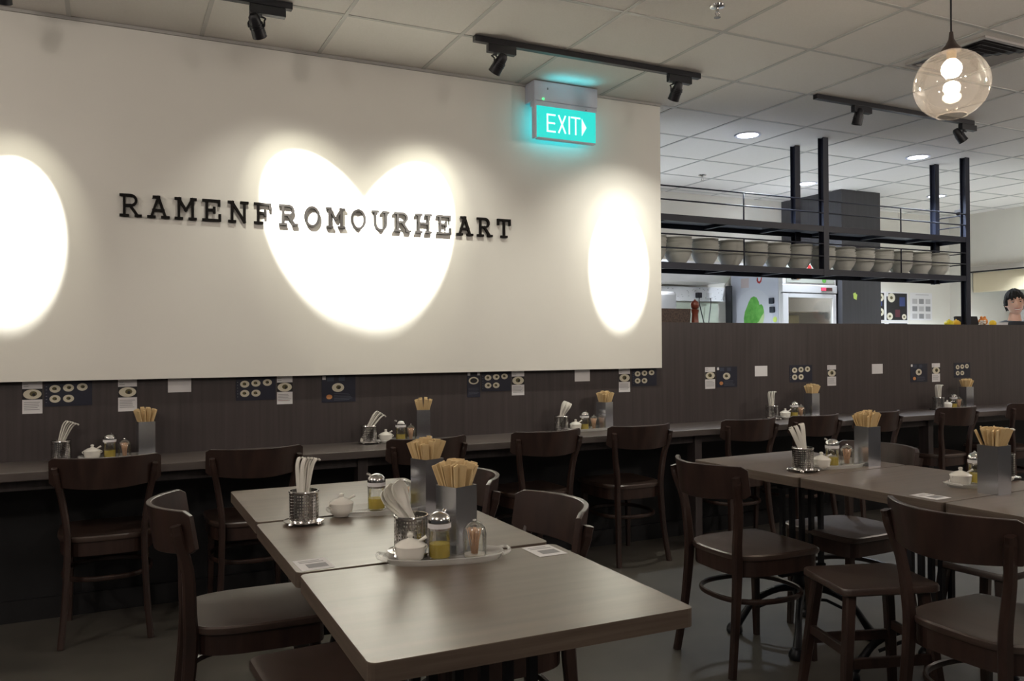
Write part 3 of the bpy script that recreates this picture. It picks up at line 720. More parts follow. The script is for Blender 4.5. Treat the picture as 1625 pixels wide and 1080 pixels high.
# ---------------- menu papers on the partition
yw = YW-.0006
def sheet(kind, x0, x1, z1, z0, label, y=None, seed=0):
    y = yw if y is None else y
    rn = random.Random(seed)
    m = MB(); w, h = x1-x0, z1-z0; e = .0012; X = lambda u: x0+u*w; Z = lambda v: z1-v*h
    def plate(u, v, r, flat=.82):
        m.m(cream).disc(X(u), Z(v), y-e-.0010, r, r*flat); m.m(olive).disc(X(u)+r*rn.uniform(-.15,.15), Z(v)+r*.05, y-e-.0014, r*.42, r*.34, 9)
        m.m(blackp).disc(X(u)+r*.15, Z(v)-r*.05, y-e-.0017, r*.18, r*.2, 7)
    def text(u0, u1, v0, v1, n, mt=papg):
        m.m(mt)
        for k in range(n):
            v = v0+(v1-v0)*(k+.5)/n; m.rect(X(u0), Z(v)-h*.008, X(u1-rn.uniform(0,.25)*(u1-u0)), Z(v)+h*.008, y-e-.001)
    if kind == 'strip' or kind == 'red':
        m.m(papw).box(x0,y-e,z0,x1,y,z1)
        m.m(blackp).rect(X(0), Z(.56), X(1), Z(.22), y-e-.0005); plate(.5, .39, w*.46, .62)
        text(.06,.35,.04,.18,2); text(.08,.92,.62,.9,5)
        if kind == 'red': text(.08,.92,.84,.90,1,redp)
    elif kind == 'five':
        m.m(navy).box(x0,y-e,z0,x1,y,z1)
        for u, v in ((.22,.30),(.50,.27),(.79,.25),(.22,.70),(.50,.70)): plate(u, v, w*.115, .78)
        text(.03,.06,.15,.9,6,papg)
    elif kind == 'big':
        m.m(navy).box(x0,y-e,z0,x1,y,z1); m.m(papw).rect(X(.02),Z(.16),X(.12),Z(.03),y-e-.0008)
        plate(.48,.46,w*.18,.72); m.m(orangep).disc(X(.22),Z(.80),y-e-.001,w*.09,h*.09,10); m.m(mat('faint_print',(.04,.05,.08),.5)).rect(X(.5),Z(.22),X(.68),Z(.05),y-e-.0008).rect(X(.16),Z(.22),X(.36),Z(.05),y-e-.0008)
        text(.36,.9,.66,.95,5,mats_fine)
    elif kind == 'ring':
        m.m(navy).box(x0,y-e,z0,x1,y,z1); m.m(papw).rect(X(.04),Z(.13),X(.24),Z(.02),y-e-.0008).rect(X(.78),Z(.13),X(.98),Z(.02),y-e-.0008)
        m.m(cream).disc(X(.5),Z(.34),y-e-.001,w*.38,w*.26,24); m.m(blackp).disc(X(.5),Z(.34),y-e-.0014,w*.27,w*.17,20); text(.1,.9,.62,.9,5,mats_fine)
    elif kind == 'white':
        m.m(papw).box(x0,y-e,z0,x1,y,z1)
    elif kind == 'photos':
        m.m(papw).box(x0,y-e,z0,x1,y,z1); text(.25,.85,.05,.09,1)
        for a in range(3):
            for b in range(3):
                m.m(papg if (a+b) % 2 else mat('faint_grey',(.45,.44,.45),.7)).rect(X(.10+.3*a),Z(.42+.27*b-.02),X(.32+.3*a),Z(.22+.27*b),y-e-.001)
    o = m.obj('menu_sheet', recalc=False); return tag(o, label, 'menu sheet', 'menu papers on the walls')
mats_fine = mat('fine_print', (.09,.10,.13), .6)
def side(s): return s
SH = [('strip',-.371,-.288,1.124,.973,'narrow white menu strip with one bowl photo, first one below the round glow'),
 ('five',-.280,-.076,1.124,1.004,'dark menu sheet with five small bowls, below the round glow'),
 ('strip',.038,.123,1.124,.968,'narrow white menu strip alone above the first chopstick box'),
 ('white',.266,.376,1.124,1.055,'small blank white sheet just below the first letters of the slogan'),
 ('five',.595,.798,1.124,1.002,'dark menu sheet with five small bowls, above the second counter chair'),
 ('red',.805,.887,1.124,.975,'narrow white menu strip with red dashes beside a five bowl sheet'),
 ('big',1.044,1.233,1.124,.976,'large navy menu sheet with one bowl, below the heart glow'),
 ('ring',1.907,1.992,1.124,.976,'narrow navy sheet with a single white ring plate'),
 ('five',2.001,2.193,1.124,1.007,'dark menu sheet with five bowls, beside the ring plate sheet'),
 ('strip',2.202,2.287,1.124,.977,'narrow white menu strip right of the ring plate sheet and its neighbour'),
 ('white',2.645,2.756,1.124,1.051,'small blank white sheet above the chopstick box under the white wall end'),
 ('strip',2.976,3.063,1.124,.973,'narrow white menu strip, last one under the white wall'),
 ('five',3.079,3.274,1.124,1.009,'dark menu sheet with five bowls at the white wall corner'),
 ('strip',3.680,3.766,1.123,.974,'narrow white menu strip, first one beyond the white wall'),
 ('big',3.779,3.962,1.124,.981,'large navy menu sheet with one bowl, first beyond the white wall'),
 ('white',4.124,4.240,1.124,1.050,'small blank white sheet above the spoon holder beyond the white wall'),
 ('five',4.451,4.673,1.124,.999,'dark menu sheet with five bowls above a chopstick box beyond the white wall'),
 ('strip',4.827,4.916,1.118,.964,'narrow white menu strip between a five bowl sheet and a blank sheet'),
 ('white',5.299,5.416,1.119,1.044,'small blank white sheet farthest from the white wall'),
 ('big',5.731,5.928,1.114,.967,'large navy menu sheet with one bowl, farthest from the white wall'),
 ('strip',5.983,6.079,1.114,.964,'narrow white menu strip, farthest from the white wall'),
 ('five',6.251,6.454,1.115,.991,'dark menu sheet with five bowls, farthest from the white wall')]
for i, (k, a, b, z1, z0, l) in enumerate(SH): sheet(k, a, b, z1, z0, l, seed=i)
# ---------------- hanging bowl shelf
t = thing('hanging_bowl_shelf', 'blue-black steel two-tier shelf hanging from the ceiling behind the partition', 'shelf', (0,0,0))
XS0, XS1, YF, YR = 3.30, 6.655, 4.66, 5.00
for x in (4.97, 6.63):
    for y in (4.685, 4.975):
        zb = 1.43 if (x > 6 and y < 4.7) else 1.80
        p = MB().m(shelfm); a = .027
        p.box(x-a,y-a,zb,x+a,y-a+.006,ZC-.001).box(x-a,y+a-.006,zb,x+a,y+a,ZC-.001).box(x-.005,y-a+.006,zb,x+.005,y+a-.006,ZC-.001)
        p.obj('post', t)
for zt, nm in ((2.185,'upper_shelf'),(1.852,'lower_shelf')):
    s = MB().m(shelfm).box(XS0,YF,zt-.045,XS1,YF+.012,zt).box(XS0,YR-.012,zt-.045,XS1,YR,zt).box(XS1-.012,YF+.012,zt-.045,XS1,YR-.012,zt).box(XS0,YF+.012,zt-.010,XS1-.012,YR-.012,zt-.004)
    x = XS0+.2
    while x < XS1-.3: s.box(x,YF+.012,zt-.035,x+.03,YR-.012,zt-.0105); x += .552
    s.obj(nm, t)
    for dz in (.100,.195): MB().m(shelfm).tube([(XS0,YF+.004,zt+dz),(XS1-.03,YF+.004,zt+dz)], .0055, 8).obj('rail', t)
    for dz in (.100,.195): MB().m(shelfm).tube([(6.645,YF+.02,zt+dz),(6.645,YR-.02,zt+dz)], .0045, 8).obj('rail', t)
    for x in (4.155, 5.805): MB().m(shelfm).tube([(x,YF+.004,zt-.002),(x,YF+.004,zt+.195)], .0055, 8).obj('upright', t)
# bowls
def make_bowl():
    m = MB().m(bowlm)
    m.lathe([(0,.004),(.040,.004),(.041,0),(.046,0),(.049,.006),(.068,.030),(.086,.058),(.097,.084),(.103,.096),(.1005,.097),(.095,.086),(.083,.060),(.065,.033),(.042,.012),(0,.009)], seg=36)
    return m.obj('ramen_bowl')
b0 = make_bowl(); first = True
BX = [3.455, 3.680, 3.925, 4.160, 4.395, 4.620, 4.845, 5.095, 5.315, 5.535, 5.755, 5.985, 6.215, 6.440]
lvl = ['bottom','second from bottom','third from bottom','fourth from bottom','fifth from bottom','topmost']
for i, x in enumerate(BX):
    yb = 4.82
    n = 6
    for k in range(n):
        o = b0 if first else b0.copy()
        if not first: COL.objects.link(o)
        first = False
        o.location = (x+random.uniform(-.003,.003), yb+random.uniform(-.003,.003), 1.8485+.0205*k+(.0001))
        o.rotation_euler = (random.uniform(-.012,.012) if k > 0 else 0, random.uniform(-.012,.012) if k > 0 else 0, random.random()*6)
        tag(o, 'grey ramen bowl, %s in %s' % (lvl[k], 'the %s stack counted from the white wall' % ORD[i]), 'bowl', 'stacked grey ramen bowls')

# ---------------- kitchen equipment
fr_w = mat('fridge_white', (.68,.68,.70), .35)
fr_side = mat('fridge_side_print', (.56,.60,.74), .4, noise=((.58,.60,.68),(2,2,2),3,.35,.65))
t = thing('display_fridge', 'white glass door fridge with a lettuce picture on its side', 'fridge', (0,0,0))
fx0, fx1, fy0, fy1, fz = 6.015, 6.745, 6.20, 6.965, 2.12
b = MB().m(fr_w).box(fx0,fy0+.03,0,fx0+.03,fy1,fz).box(fx1-.03,fy0+.03,0,fx1,fy1,fz).box(fx0+.03,fy1-.03,0,fx1-.03,fy1,fz).box(fx0+.03,fy0+.03,fz-.35,fx1-.03,fy1-.03,fz).box(fx0+.03,fy0+.03,0,fx1-.03,fy1-.03,.2)
b.obj('cabinet', t)
sd = MB().m(fr_side).box(fx0-.003,fy0+.06,.1,fx0,fy1-.01,fz-.02)
side_ = sd.obj('side_panel', t)
halo = mat('side_halo_print', (.62,.64,.72), .4); green = mat('lettuce_green', (.09,.36,.05), .5, noise=((.16,.48,.09),(18,18,18),4,.35,.65)); green2 = mat('lettuce_rib', (.50,.66,.34), .5)
def ydisc(m, cy, cz, ry, rz_, x, n=28, rot=0, pts=None):
    P = pts or [(cy+ry*math.cos(2*PI*i/n)*math.cos(rot)-rz_*math.sin(2*PI*i/n)*math.sin(rot), cz+ry*math.cos(2*PI*i/n)*math.sin(rot)+rz_*math.sin(2*PI*i/n)*math.cos(rot)) for i in range(n)]
    v = [m.bm.verts.new((x, a, b_)) for a, b_ in P]; m._f(v)
p = MB(); xx = fx0-.0036
ydisc(p.m(halo), 6.62, 1.60, .28, .25, xx)
p.m(green); leaf = [(6.60+(y_-6.62)*.84, z_) for y_, z_ in [(6.80,1.40),(6.81,1.55),(6.79,1.62),(6.76,1.66),(6.72,1.72),(6.68,1.76),(6.63,1.775),(6.58,1.76),(6.545,1.72),(6.53,1.68),(6.50,1.69),(6.47,1.665),(6.455,1.62),(6.45,1.56),(6.47,1.50),(6.52,1.44),(6.60,1.38),(6.7,1.36)]]
ydisc(p, 0,0,0,0, xx-.0006, pts=leaf)
lf = lambda P: [(6.60+(y_-6.62)*.84, z_) for y_, z_ in P]
p.m(green2); ydisc(p, 0,0,0,0, xx-.0012, pts=lf([(6.455,1.60),(6.45,1.56),(6.47,1.50),(6.52,1.44),(6.60,1.39),(6.70,1.36),(6.79,1.42),(6.70,1.46),(6.62,1.475),(6.54,1.515),(6.49,1.57)]))
p.m(mat('pale_pink_print',(.56,.48,.50),.5)); ydisc(p,0,0,0,0, xx, pts=[(6.80,1.97),(6.68,1.97),(6.68,1.87),(6.80,1.87)])
p.m(redp); ydisc(p,0,0,0,0, xx-.0004, pts=[(6.56,1.965),(6.545,1.965),(6.54,1.93),(6.525,1.922),(6.51,1.935),(6.500,1.965),(6.485,1.96),(6.495,1.92),(6.52,1.90),(6.55,1.91),(6.565,1.935)])
p.obj('lettuce_picture', side_, recalc=False)
f = MB().m(fr_w).box(fx0-.005,fy0,1.795,fx1+.012,fy0+.03,1.875,.004).box(fx0,fy0+.005,1.875,fx1,fy0+.03,fz,.003).box(fx0,fy0,.2,fx0+.075,fy0+.03,1.785,.004).box(fx1-.05,fy0,.2,fx1,fy0+.03,1.785,.004).box(fx0+.075,fy0,1.745,fx1-.05,fy0+.03,1.785).box(fx0+.075,fy0,.2,fx1-.05,fy0+.03,.3)
f.m(mat('dark_gasket',(.05,.05,.06),.6)).box(fx0+.01,fy0+.006,1.785,fx1-.01,fy0+.03,1.795)
f = f.obj('door_frame', t)
MB().m(fridgeglass).box(fx0+.075,fy0+.012,.3,fx1-.05,fy0+.018,1.745).obj('door_glass', f)
h = MB().m(mat('header_print',(.42,.44,.40),.4)).box(fx0+.05,fy0+.001,1.895,fx1-.03,fy0+.005,2.10)
h.m(orangep).disc(fx0+.20,1.955,fy0-.0005,.035,.030).m(green).disc(fx0+.56,1.935,fy0-.0005,.030,.038).m(redp).disc(fx0+.36,2.045,fy0-.0005,.028,.032).m(cream).disc(fx0+.14,1.95,fy0-.0003,.03,.028)
h.obj('header_picture', t)
dsp = MB().m(mat('dark_display',(.10,.04,.04),.3)).box(fx1-.215,fy0-.005,1.818,fx1-.06,fy0,1.852,.002)
dsp.m(mat('red_display',(.5,.02,.05),.3,emit=(1,.05,.12),es=1.5)).box(fx1-.212,fy0-.0065,1.822,fx1-.150,fy0-.005,1.848)
dsp.obj('display', t)
sh = MB().m(mat('fridge_interior',(.50,.48,.38),.6)).box(fx0+.031,fy1-.06,.2,fx1-.031,fy1-.031,1.76)
sh.m(steel).box(fx0+.04,fy0+.08,1.60,fx1-.04,fy1-.08,1.608)
sh.obj('inner_shelf', t)
light('POINT', 'fridge_fill_light', (6.40,6.30,1.758), 1.6, (1,.96,.85), shadow_soft_size=.008)  # unseen light added to brighten the fridge interior
ct = MB().m(mat('amber_tub',(.42,.36,.18),.5)).box(fx0+.22,fy0+.2,1.40,fx0+.42,fy0+.4,1.575,.01); tag(ct.obj('storage_tub'), 'amber food tub on a shelf inside the glass door fridge', 'tub')
tag(MB().m(steel).box(fx0+.04,fy0+.08,1.39,fx1-.04,fy1-.08,1.398).obj('wire_tray'), 'thin metal tray inside the glass door fridge under the tub', 'tray')
def magnet(y, z, mt, label, s=.03):
    m = MB().m(mt).box(fx0-.025,y-s,z-s,fx0-.004,y+s,z+s,.005); tag(m.obj('magnet_clip'), label, 'clip', 'clips on the fridge side')
magnet(6.345, 1.715, mat('blue_black_plastic',(.015,.022,.040),.4), 'upper dark clip on the fridge side beside the lettuce')
magnet(6.335, 1.625, MATS['blue_black_plastic'], 'lower dark clip on the fridge side beside the lettuce')
yel = mat('yellow_green_paper', (.62,.80,.18), .6)
m = MB().m(yel); ydisc(m, 6.305, 1.525, .028, .03, fx0-.006, 12); tag(m.obj('round_sticker', recalc=False), 'round yellow-green sticker low on the fridge side', 'sticker')
m = MB().m(yel).prism([(-.022,-.03),(.018,-.045),(.030,.012),(.012,.018),(.004,.034),(-.030,.022)], 0, .001, Matrix(((1,0,0,6.965),(0,0,1,6.153),(0,1,0,1.775),(0,0,0,1))))
tag(m.obj('sticky_note'), 'torn yellow-green sticky note on the charcoal column', 'sticky note')

# extractor hood and splash wall behind the partition
hoodm = mat('stainless_hood', (.42,.39,.36), .35, .7, noise=((.52,.49,.45),(2,1,6),4,.3,.7))
t = thing('extractor_hood', 'stainless kitchen hood under the bowl shelf beside the fridge', 'hood', (0,0,0))
hd = MB().m(hoodm); P0 = [(6.40,2.02),(6.95,2.02),(6.95,1.90),(6.55,1.90)]
hd.loops([[(x, y, z) for y, z in P0] for x in (3.6, 5.60)], smooth=False)
hd.obj('canopy', t)
MB().m(fr_w).box(3.6,6.38,2.02,5.80,6.95,2.085).obj('top_band', t)
MB().m(blackm).box(5.930,6.86,1.35,5.945,6.95,1.90).obj('support_post', t)
spl = mat('glass_splashback', (.33,.37,.31), .25, noise=((.40,.43,.36),(2,2,9),3,.35,.65))
MB().m(mat('hood_fill_glow', (.9,.9,.9), .4, emit=(.9,.95,1), es=6)).box(4.05,6.64,1.888,4.65,6.72,1.8995).obj('fill_strip', t)  # out-of-sight strip and light added to brighten the fridge side and splashback
hl = light('AREA', 'hood_fill_light', (4.45,6.62,1.87), 34, (.88,.93,1.0), shape='RECTANGLE', size=.7, size_y=.08)
tag(MB().m(spl).box(4.0,6.975,1.0,5.85,6.999,1.72).obj('splashback'), 'grey-green splashback behind the pepper mill under the white socket rail', 'splashback')
t = thing('socket_rail', 'white perforated socket rail on the kitchen wall below the hood', 'socket rail', (0,0,0))
MB().m(fr_w).box(4.0,6.955,1.735,5.95,6.999,1.885,.004).obj('trunking', t)
dk = MB().m(papg)
rn = random.Random(5)
for k in range(60): xk, zk = rn.uniform(4.9,5.9), rn.uniform(1.75,1.87); dk.box(xk-.004,6.9535,zk-.003,xk+.004,6.9555,zk+.003)
dk.obj('socket_holes', t)
def plug(x, mt, cab, label, zb=1.40, x2=None):
    t = thing('power_plug', label, 'plug', (x,6.95,1.795), 0, 'plugs in the socket rail')
    MB().m(mt).box(-.028,-.045,-.028,.028,.003,.028,.006).obj('plug_body', t)
    MB().m(cab).tube(smooth_path([(0,-.03,-.025),(0,-.035,-.1),((x2 or x)-x,-.03,zb-1.795)],6), .006, 6).obj('cord', t)
plug(5.555, blackm, blackm, 'black plug with hanging cord, farther from the fridge', x2=5.645)
plug(5.70, fr_w, blackm, 'white plug with dark hanging cord, nearest the fridge', x2=5.655)
for k, x in enumerate((4.96,5.06)): plug(x, fr_w, blackm, 'white plug with dark cord left of the pepper mill, %s one' % ('first','second')[k])
tag(MB().m(fr_w).box(4.70,6.60,1.50,5.03,6.68,1.80,.03).obj('white_canister'), 'white rounded container below the socket rail behind the dark basket', 'container')
# things standing on the narrow serving shelf just behind the partition
passm = mat('pass_shelf', (.10,.10,.11), .5)
tag(MB().m(passm).box(3.3,4.64,1.335,8.6,4.84,1.36).obj('serving_shelf'), 'narrow dark serving shelf fixed behind the dark partition top', 'shelf')
bas = mat('dark_wicker', (.035,.022,.018), .7, noise=((.075,.05,.04),(90,90,70),3,.35,.6), bump=.6)
tag(MB().m(bas).loops([[(x*k_+3.50, y*k_+4.74, z) for x, y in rrect(.36,.15,.02)] for k_, z in ((.94,1.3605),(1.0,1.52),(1.0,1.53),(.94,1.53),(.90,1.38))]).obj('wicker_basket'), 'dark woven basket behind the partition at the white wall corner', 'basket')
mill = mat('cherry_wood', (.16,.035,.018), .3, coat=.4)
o = MB().m(mill).lathe([(0,0),(.032,0),(.034,.01),(.031,.04),(.026,.09),(.023,.135),(.028,.158),(.029,.166),(.022,.170)], 0,0,0,24, cap0=False).obj('pepper_mill', loc=(3.745,4.715,1.3605))
MB().m(mill).lathe([(.020,.172),(.027,.178),(.031,.196),(.030,.212),(.020,.226),(.008,.232),(.007,.238),(0,.241)], seg=24).obj('head', o)
tag(o, 'reddish turned wooden pepper mill standing behind the partition', 'pepper mill')
# menus on the kitchen back wall
sheet('photos', 8.86, 9.26, 1.90, 1.56, 'pale sheet with nine small pictures on the kitchen back wall', y=YB-.0006, seed=31)
def kposter(x0, x1, z0, z1, plates, label):
    y = YB-.0006; m = MB().m(papw).box(x0,y-.002,z0,x1,y,z1); g = .014
    m.m(blackp).rect(x0+g,z0+g,x1-g,z1-g,y-.0024)
    m.m(mat('blue_print',(.03,.05,.16),.5)).rect(x0+(x1-x0)*.62,z0+(z1-z0)*.52,x1-.05,z1-.06,y-.0028)
    m.m(mat('maroon_print',(.09,.02,.03),.5)).rect(x0+(x1-x0)*.42,z0+.05,x0+(x1-x0)*.64,z0+(z1-z0)*.40,y-.0028)
    for (a, b, r) in plates: m.m(cream).disc(a,b,y-.0034,r,r*.85); m.m(olive).disc(a,b,y-.0038,r*.4,r*.32,9)
    m.m(papw).rect(x0+g,z1-.055,x0+g+.035,z1-g,y-.003)
    tag(m.obj('menu_poster', recalc=False), label, 'poster', 'dish posters on the kitchen wall')
kposter(8.0,8.42,1.545,1.90,[(8.345,1.83,.055),(8.345,1.655,.055)],'dark dish poster partly hidden by the charcoal column')
kposter(8.43,8.82,1.545,1.90,[(8.53,1.83,.065),(8.50,1.605,.052),(8.75,1.60,.040)],'dark dish poster with three plates beside the pale picture sheet')
kposter(8.0,8.42,1.17,1.535,[(8.345,1.44,.05)],'lower dark dish poster mostly hidden by the column')
kposter(8.43,8.82,1.17,1.535,[(8.53,1.46,.06),(8.75,1.44,.04)],'lower dark dish poster cut off by the partition top')

# service things near the person
ywm = mat('yellow_plastic', (.75,.62,.03), .35); yel2 = mat('amber_plastic', (.80,.50,.05), .35)
for x, mt, l in ((6.50, ywm, 'yellow squat jar with a knobbed lid on the serving shelf'), (6.59, yel2, 'amber rounded jar next to the black till monitor')):
    o = MB().m(mt).lathe([(0,0),(.036,0),(.040,.02),(.040,.075),(.034,.085)], seg=20, cap1=True).obj('sauce_jar', loc=(x,4.75,1.3605))
    MB().m(mt).lathe([(.040,.085),(.036,.098),(.018,.112),(.006,.114),(.006,.122),(0,.124)], seg=20, cap0=True).obj('lid', o); tag(o, l, 'jar', 'yellow jars on the serving shelf')
t = thing('till_monitor', 'black till monitor tilted behind the partition next to the end post', 'monitor', (6.775,4.76,1.3605), R(-8))
MB().m(blackm).box(-.125,-.012,.03,.125,.012,.155,.006,Matrix.Rotation(-.25,4,'X')).obj('screen', t)
MB().m(blackm).box(-.04,-.03,0,.04,.05,.010,.002).box(-.02,.0,.008,.02,.02,.06).obj('stand', t)
# small plush figures, cup, posy
plo = mat('orange_plush', (.75,.28,.07), .9); plw = mat('white_plush', (.75,.70,.62), .9); ply = mat('yellow_plush', (.80,.55,.05), .9)
def blob(mb, cx, cy, cz, r, sz=1.0, sx=1.0): mb.lathe([(r*math.sin(PI*i/8), -r*sz*math.cos(PI*i/8)) for i in range(9)], cx, cy, cz, 14, sx, 1)
t = thing('plush_toy', 'orange and white plush toy lying on the serving shelf', 'plush toy', (6.985,4.76,1.3605))
m = MB().m(plw); blob(m, 0,0,.045,.045,1.0,1.3); m.obj('body', t)
m = MB().m(plo); blob(m, -.035,-.01,.105,.038,.9,1.05); blob(m,-.058,-.01,.140,.012); blob(m,-.012,-.01,.140,.012); m.obj('head', t)
t = thing('plush_toy', 'yellow plush toy with a red scarf on the serving shelf', 'plush toy', (7.075,4.75,1.3605))
m = MB().m(ply); blob(m, 0,0,.035,.036,1.0,1.1); blob(m,0,-.005,.088,.030); m.obj('body', t)
m = MB().m(mat('red_cloth',(.5,.03,.03),.8)); m.lathe([(.026,.058),(.034,.062),(.034,.068),(.026,.072)], seg=14); m.box(-.036,-.040,.03,-.020,-.030,.066); m.obj('scarf', t)
m = MB().m(papw).lathe([(0,0),(.040,0),(.050,.095),(.052,.098),(.049,.098),(.038,.004),(0,.004)], seg=24); tag(m.obj('paper_cup', loc=(7.20,4.745,1.3605)), 'white paper cup on the serving shelf beside the smiling person', 'cup')
t = thing('flower_posy', 'small white flower posy in front of the black till monitor', 'flowers', (6.865,4.69,1.3605))
MB().m(mat('posy_pot',(.10,.10,.11),.5)).lathe([(0,0),(.018,0),(.022,.045),(.018,.045),(0,.04)], seg=16).obj('pot', t)
m = MB().m(plw); rn = random.Random(3)
for k in range(16): blob(m, rn.uniform(-.035,.035), rn.uniform(-.02,.02), rn.uniform(.06,.112), .008)
m.obj('blossoms', t)
m = MB().m(mat('posy_stem',(.02,.05,.02),.6))
for k in range(7): m.tube([(0,0,.04),(rn.uniform(-.03,.03), rn.uniform(-.015,.015), .09)], .0012, 4)
m.obj('stems', t)
# ---------------- person behind the partition
skin = mat('skin', (.60,.35,.25), .5, noise=((.66,.40,.30),(8,8,8),3,.35,.65)); blacks = mat('black_tshirt', (.010,.010,.012), .8)
hairm = mat('black_hair', (.006,.005,.0045), .85); trous = mat('dark_trousers', (.02,.02,.025), .8)
def skin_body(name, verts, edges, rad, root, mt, parent=None):
    me = bpy.data.meshes.new(name); me.from_pydata(verts, edges, []); o = bpy.data.objects.new(name, me); COL.objects.link(o)
    if parent: o.parent = parent
    md = o.modifiers.new('skin', 'SKIN'); md.use_smooth_shade = True
    for i, r in enumerate(rad):
        me.skin_vertices[0].data[i].radius = r if isinstance(r, tuple) else (r, r); me.skin_vertices[0].data[i].use_root = (i == root)
    sd_ = o.modifiers.new('sub', 'SUBSURF'); sd_.levels = 2; sd_.render_levels = 2
    me.materials.append(mt); return o
pt = thing('person', 'smiling person with short black hair and a black T-shirt behind the partition', 'person', (7.83,5.03,0), R(-46))
# local frame: facing -y
V = [(0,0,.93),(0,.0,1.08),(0,.005,1.25),(0,.01,1.38),(0,.012,1.455),(0,.0,1.53),
     (.09,0,1.415),(.180,.01,1.392),(.205,.02,1.13),(.20,-.06,.92),
     (-.09,0,1.415),(-.180,.01,1.392),(-.205,.02,1.13),(-.20,-.06,.92),
     (.09,0,.86),(.10,-.01,.48),(.10,.03,.09),(.10,-.10,.035),
     (-.09,0,.86),(-.10,-.01,.48),(-.10,.03,.09),(-.10,-.10,.035), (0,-.004,1.58)]
E_ = [(0,1),(1,2),(2,3),(3,4),(4,5),(3,6),(6,7),(7,8),(8,9),(3,10),(10,11),(11,12),(12,13),(0,14),(14,15),(15,16),(16,17),(0,18),(18,19),(19,20),(20,21),(5,22)]
Rr = [(.13,.085),(.115,.085),(.13,.09),(.10,.075),(.056,.054),(.054,.054),(.058,.055),(.046,.046),(.045,.045),(.028,.030),(.058,.055),(.046,.046),(.045,.045),(.028,.030),(.085,.085),(.055,.055),(.038,.038),(.03,.03),(.085,.085),(.055,.055),(.038,.038),(.03,.03),(.052,.052)]
body = skin_body('body', V, E_, Rr, 0, skin, pt)
# head sculpted from a fine sphere (joined into the same body object further down)
def head_mesh():
    bm = bmesh.new(); bmesh.ops.create_uvsphere(bm, u_segments=48, v_segments=36, radius=1)
    for v in bm.verts:
        x, y, z = v.co; 
        X, Y, Z_ = x*.074, y*.096, z*.124
        if z < 0:
            k = -z; X *= 1-.30*k**1.6; Y = Y*(1-.10*k) - .012*k if y < 0 else Y*(1-.38*k)
        if z > .2: X *= 1+.03
        if y < 0:   # face side
            fx = X; fz = Z_
            f = -y
            Y -= .020*math.exp(-(fx/.011)**2)*math.exp(-((fz+.022)/.020)**2)*f          # nose tip
            Y -= .010*math.exp(-(fx/.009)**2)*math.exp(-((fz-.004)/.022)**2)*f          # bridge
            for s in (-1,1): Y += .010*math.exp(-((fx-s*.031)/.015)**2)*math.exp(-((fz-.012)/.011)**2)*f   # sockets
            Y -= .005*math.exp(-((abs(fx)-.038)/.02)**2)*math.exp(-((fz+.022)/.018)**2)*f   # cheeks
            Y -= .004*math.exp(-(fz-.032)**2/.008**2)*math.exp(-(fx/.05)**2)*f        # brow
            Y -= .006*math.exp(-(fx/.024)**2)*math.exp(-((fz+.058)/.008)**2)*f          # lips
            Y -= .008*math.exp(-(fx/.02)**2)*math.exp(-((fz+.098)/.013)**2)*f           # chin
        v.co = (X, Y, Z_)
    for s in (-1,1):                                  # ears
        r = bmesh.ops.create_uvsphere(bm, u_segments=12, v_segments=10, radius=1)
        for v in r['verts']: v.co = (v.co.x*.009+s*.077, v.co.y*.017+.010, v.co.z*.030-.008)
    for f in bm.faces: f.smooth = True
    me = bpy.data.meshes.new('head'); bm.to_mesh(me); bm.free(); me.materials.append(skin); return me
# bake the skinned body and merge the head into it so the figure is one continuous mesh
bpy.context.view_layer.update()
dg = bpy.context.evaluated_depsgraph_get()
bme = bpy.data.meshes.new_from_object(body.evaluated_get(dg))
bm = bmesh.new(); bm.from_mesh(bme); n0 = len(bm.verts)
HC = Matrix.Translation((0,-.010,1.660)) @ Matrix.Rotation(R(-6),4,'Y') @ Matrix.Rotation(R(6),4,'X')
hm = head_mesh(); hm.transform(HC); bm.from_mesh(hm)
# hands: palm plus five fingers at the ends of the forearms
def hand(bm_, s):
    mb = MB(); mb.bm = bm_; mb.mats = [skin]; mb.mi = 0
    w = Vector((s*.20,-.075,.90)); d = Vector((s*.01,-.25,-.97)).normalized()
    mb.bar([w-d*.01, w+d*.05, w+d*.095], [.045,.075,.07], [.032,.030,.022], .6, upv=(s,0,0))
    for k in range(4):
        b_ = w+d*.088+Vector((0,(k-1.5)*.019,0)); L = (.062,.074,.070,.055)[k]
        mb.tube([b_, b_+d*L*.5+Vector((-s*.006,0,0)), b_+d*L+Vector((-s*.020,0,0))], [.0095,.009,.0075], 8)
    b_ = w+d*.02+Vector((-s*.005,-.030,0)); mb.tube([b_, b_+d*.03+Vector((-s*.008,-.022,0)), b_+d*.062+Vector((-s*.012,-.030,0))], [.012,.011,.009], 8)
hand(bm, 1); hand(bm, -1)
me2 = bpy.data.meshes.new('body'); bm.to_mesh(me2); bm.free(); me2.materials.clear(); me2.materials.append(skin)
for p_ in me2.polygons: p_.use_smooth = True; p_.material_index = 0
body.modifiers.clear(); body.data = me2
rm = body.modifiers.new('fuse', 'REMESH'); rm.mode = 'VOXEL'; rm.voxel_size = .0055; rm.use_smooth_shade = True
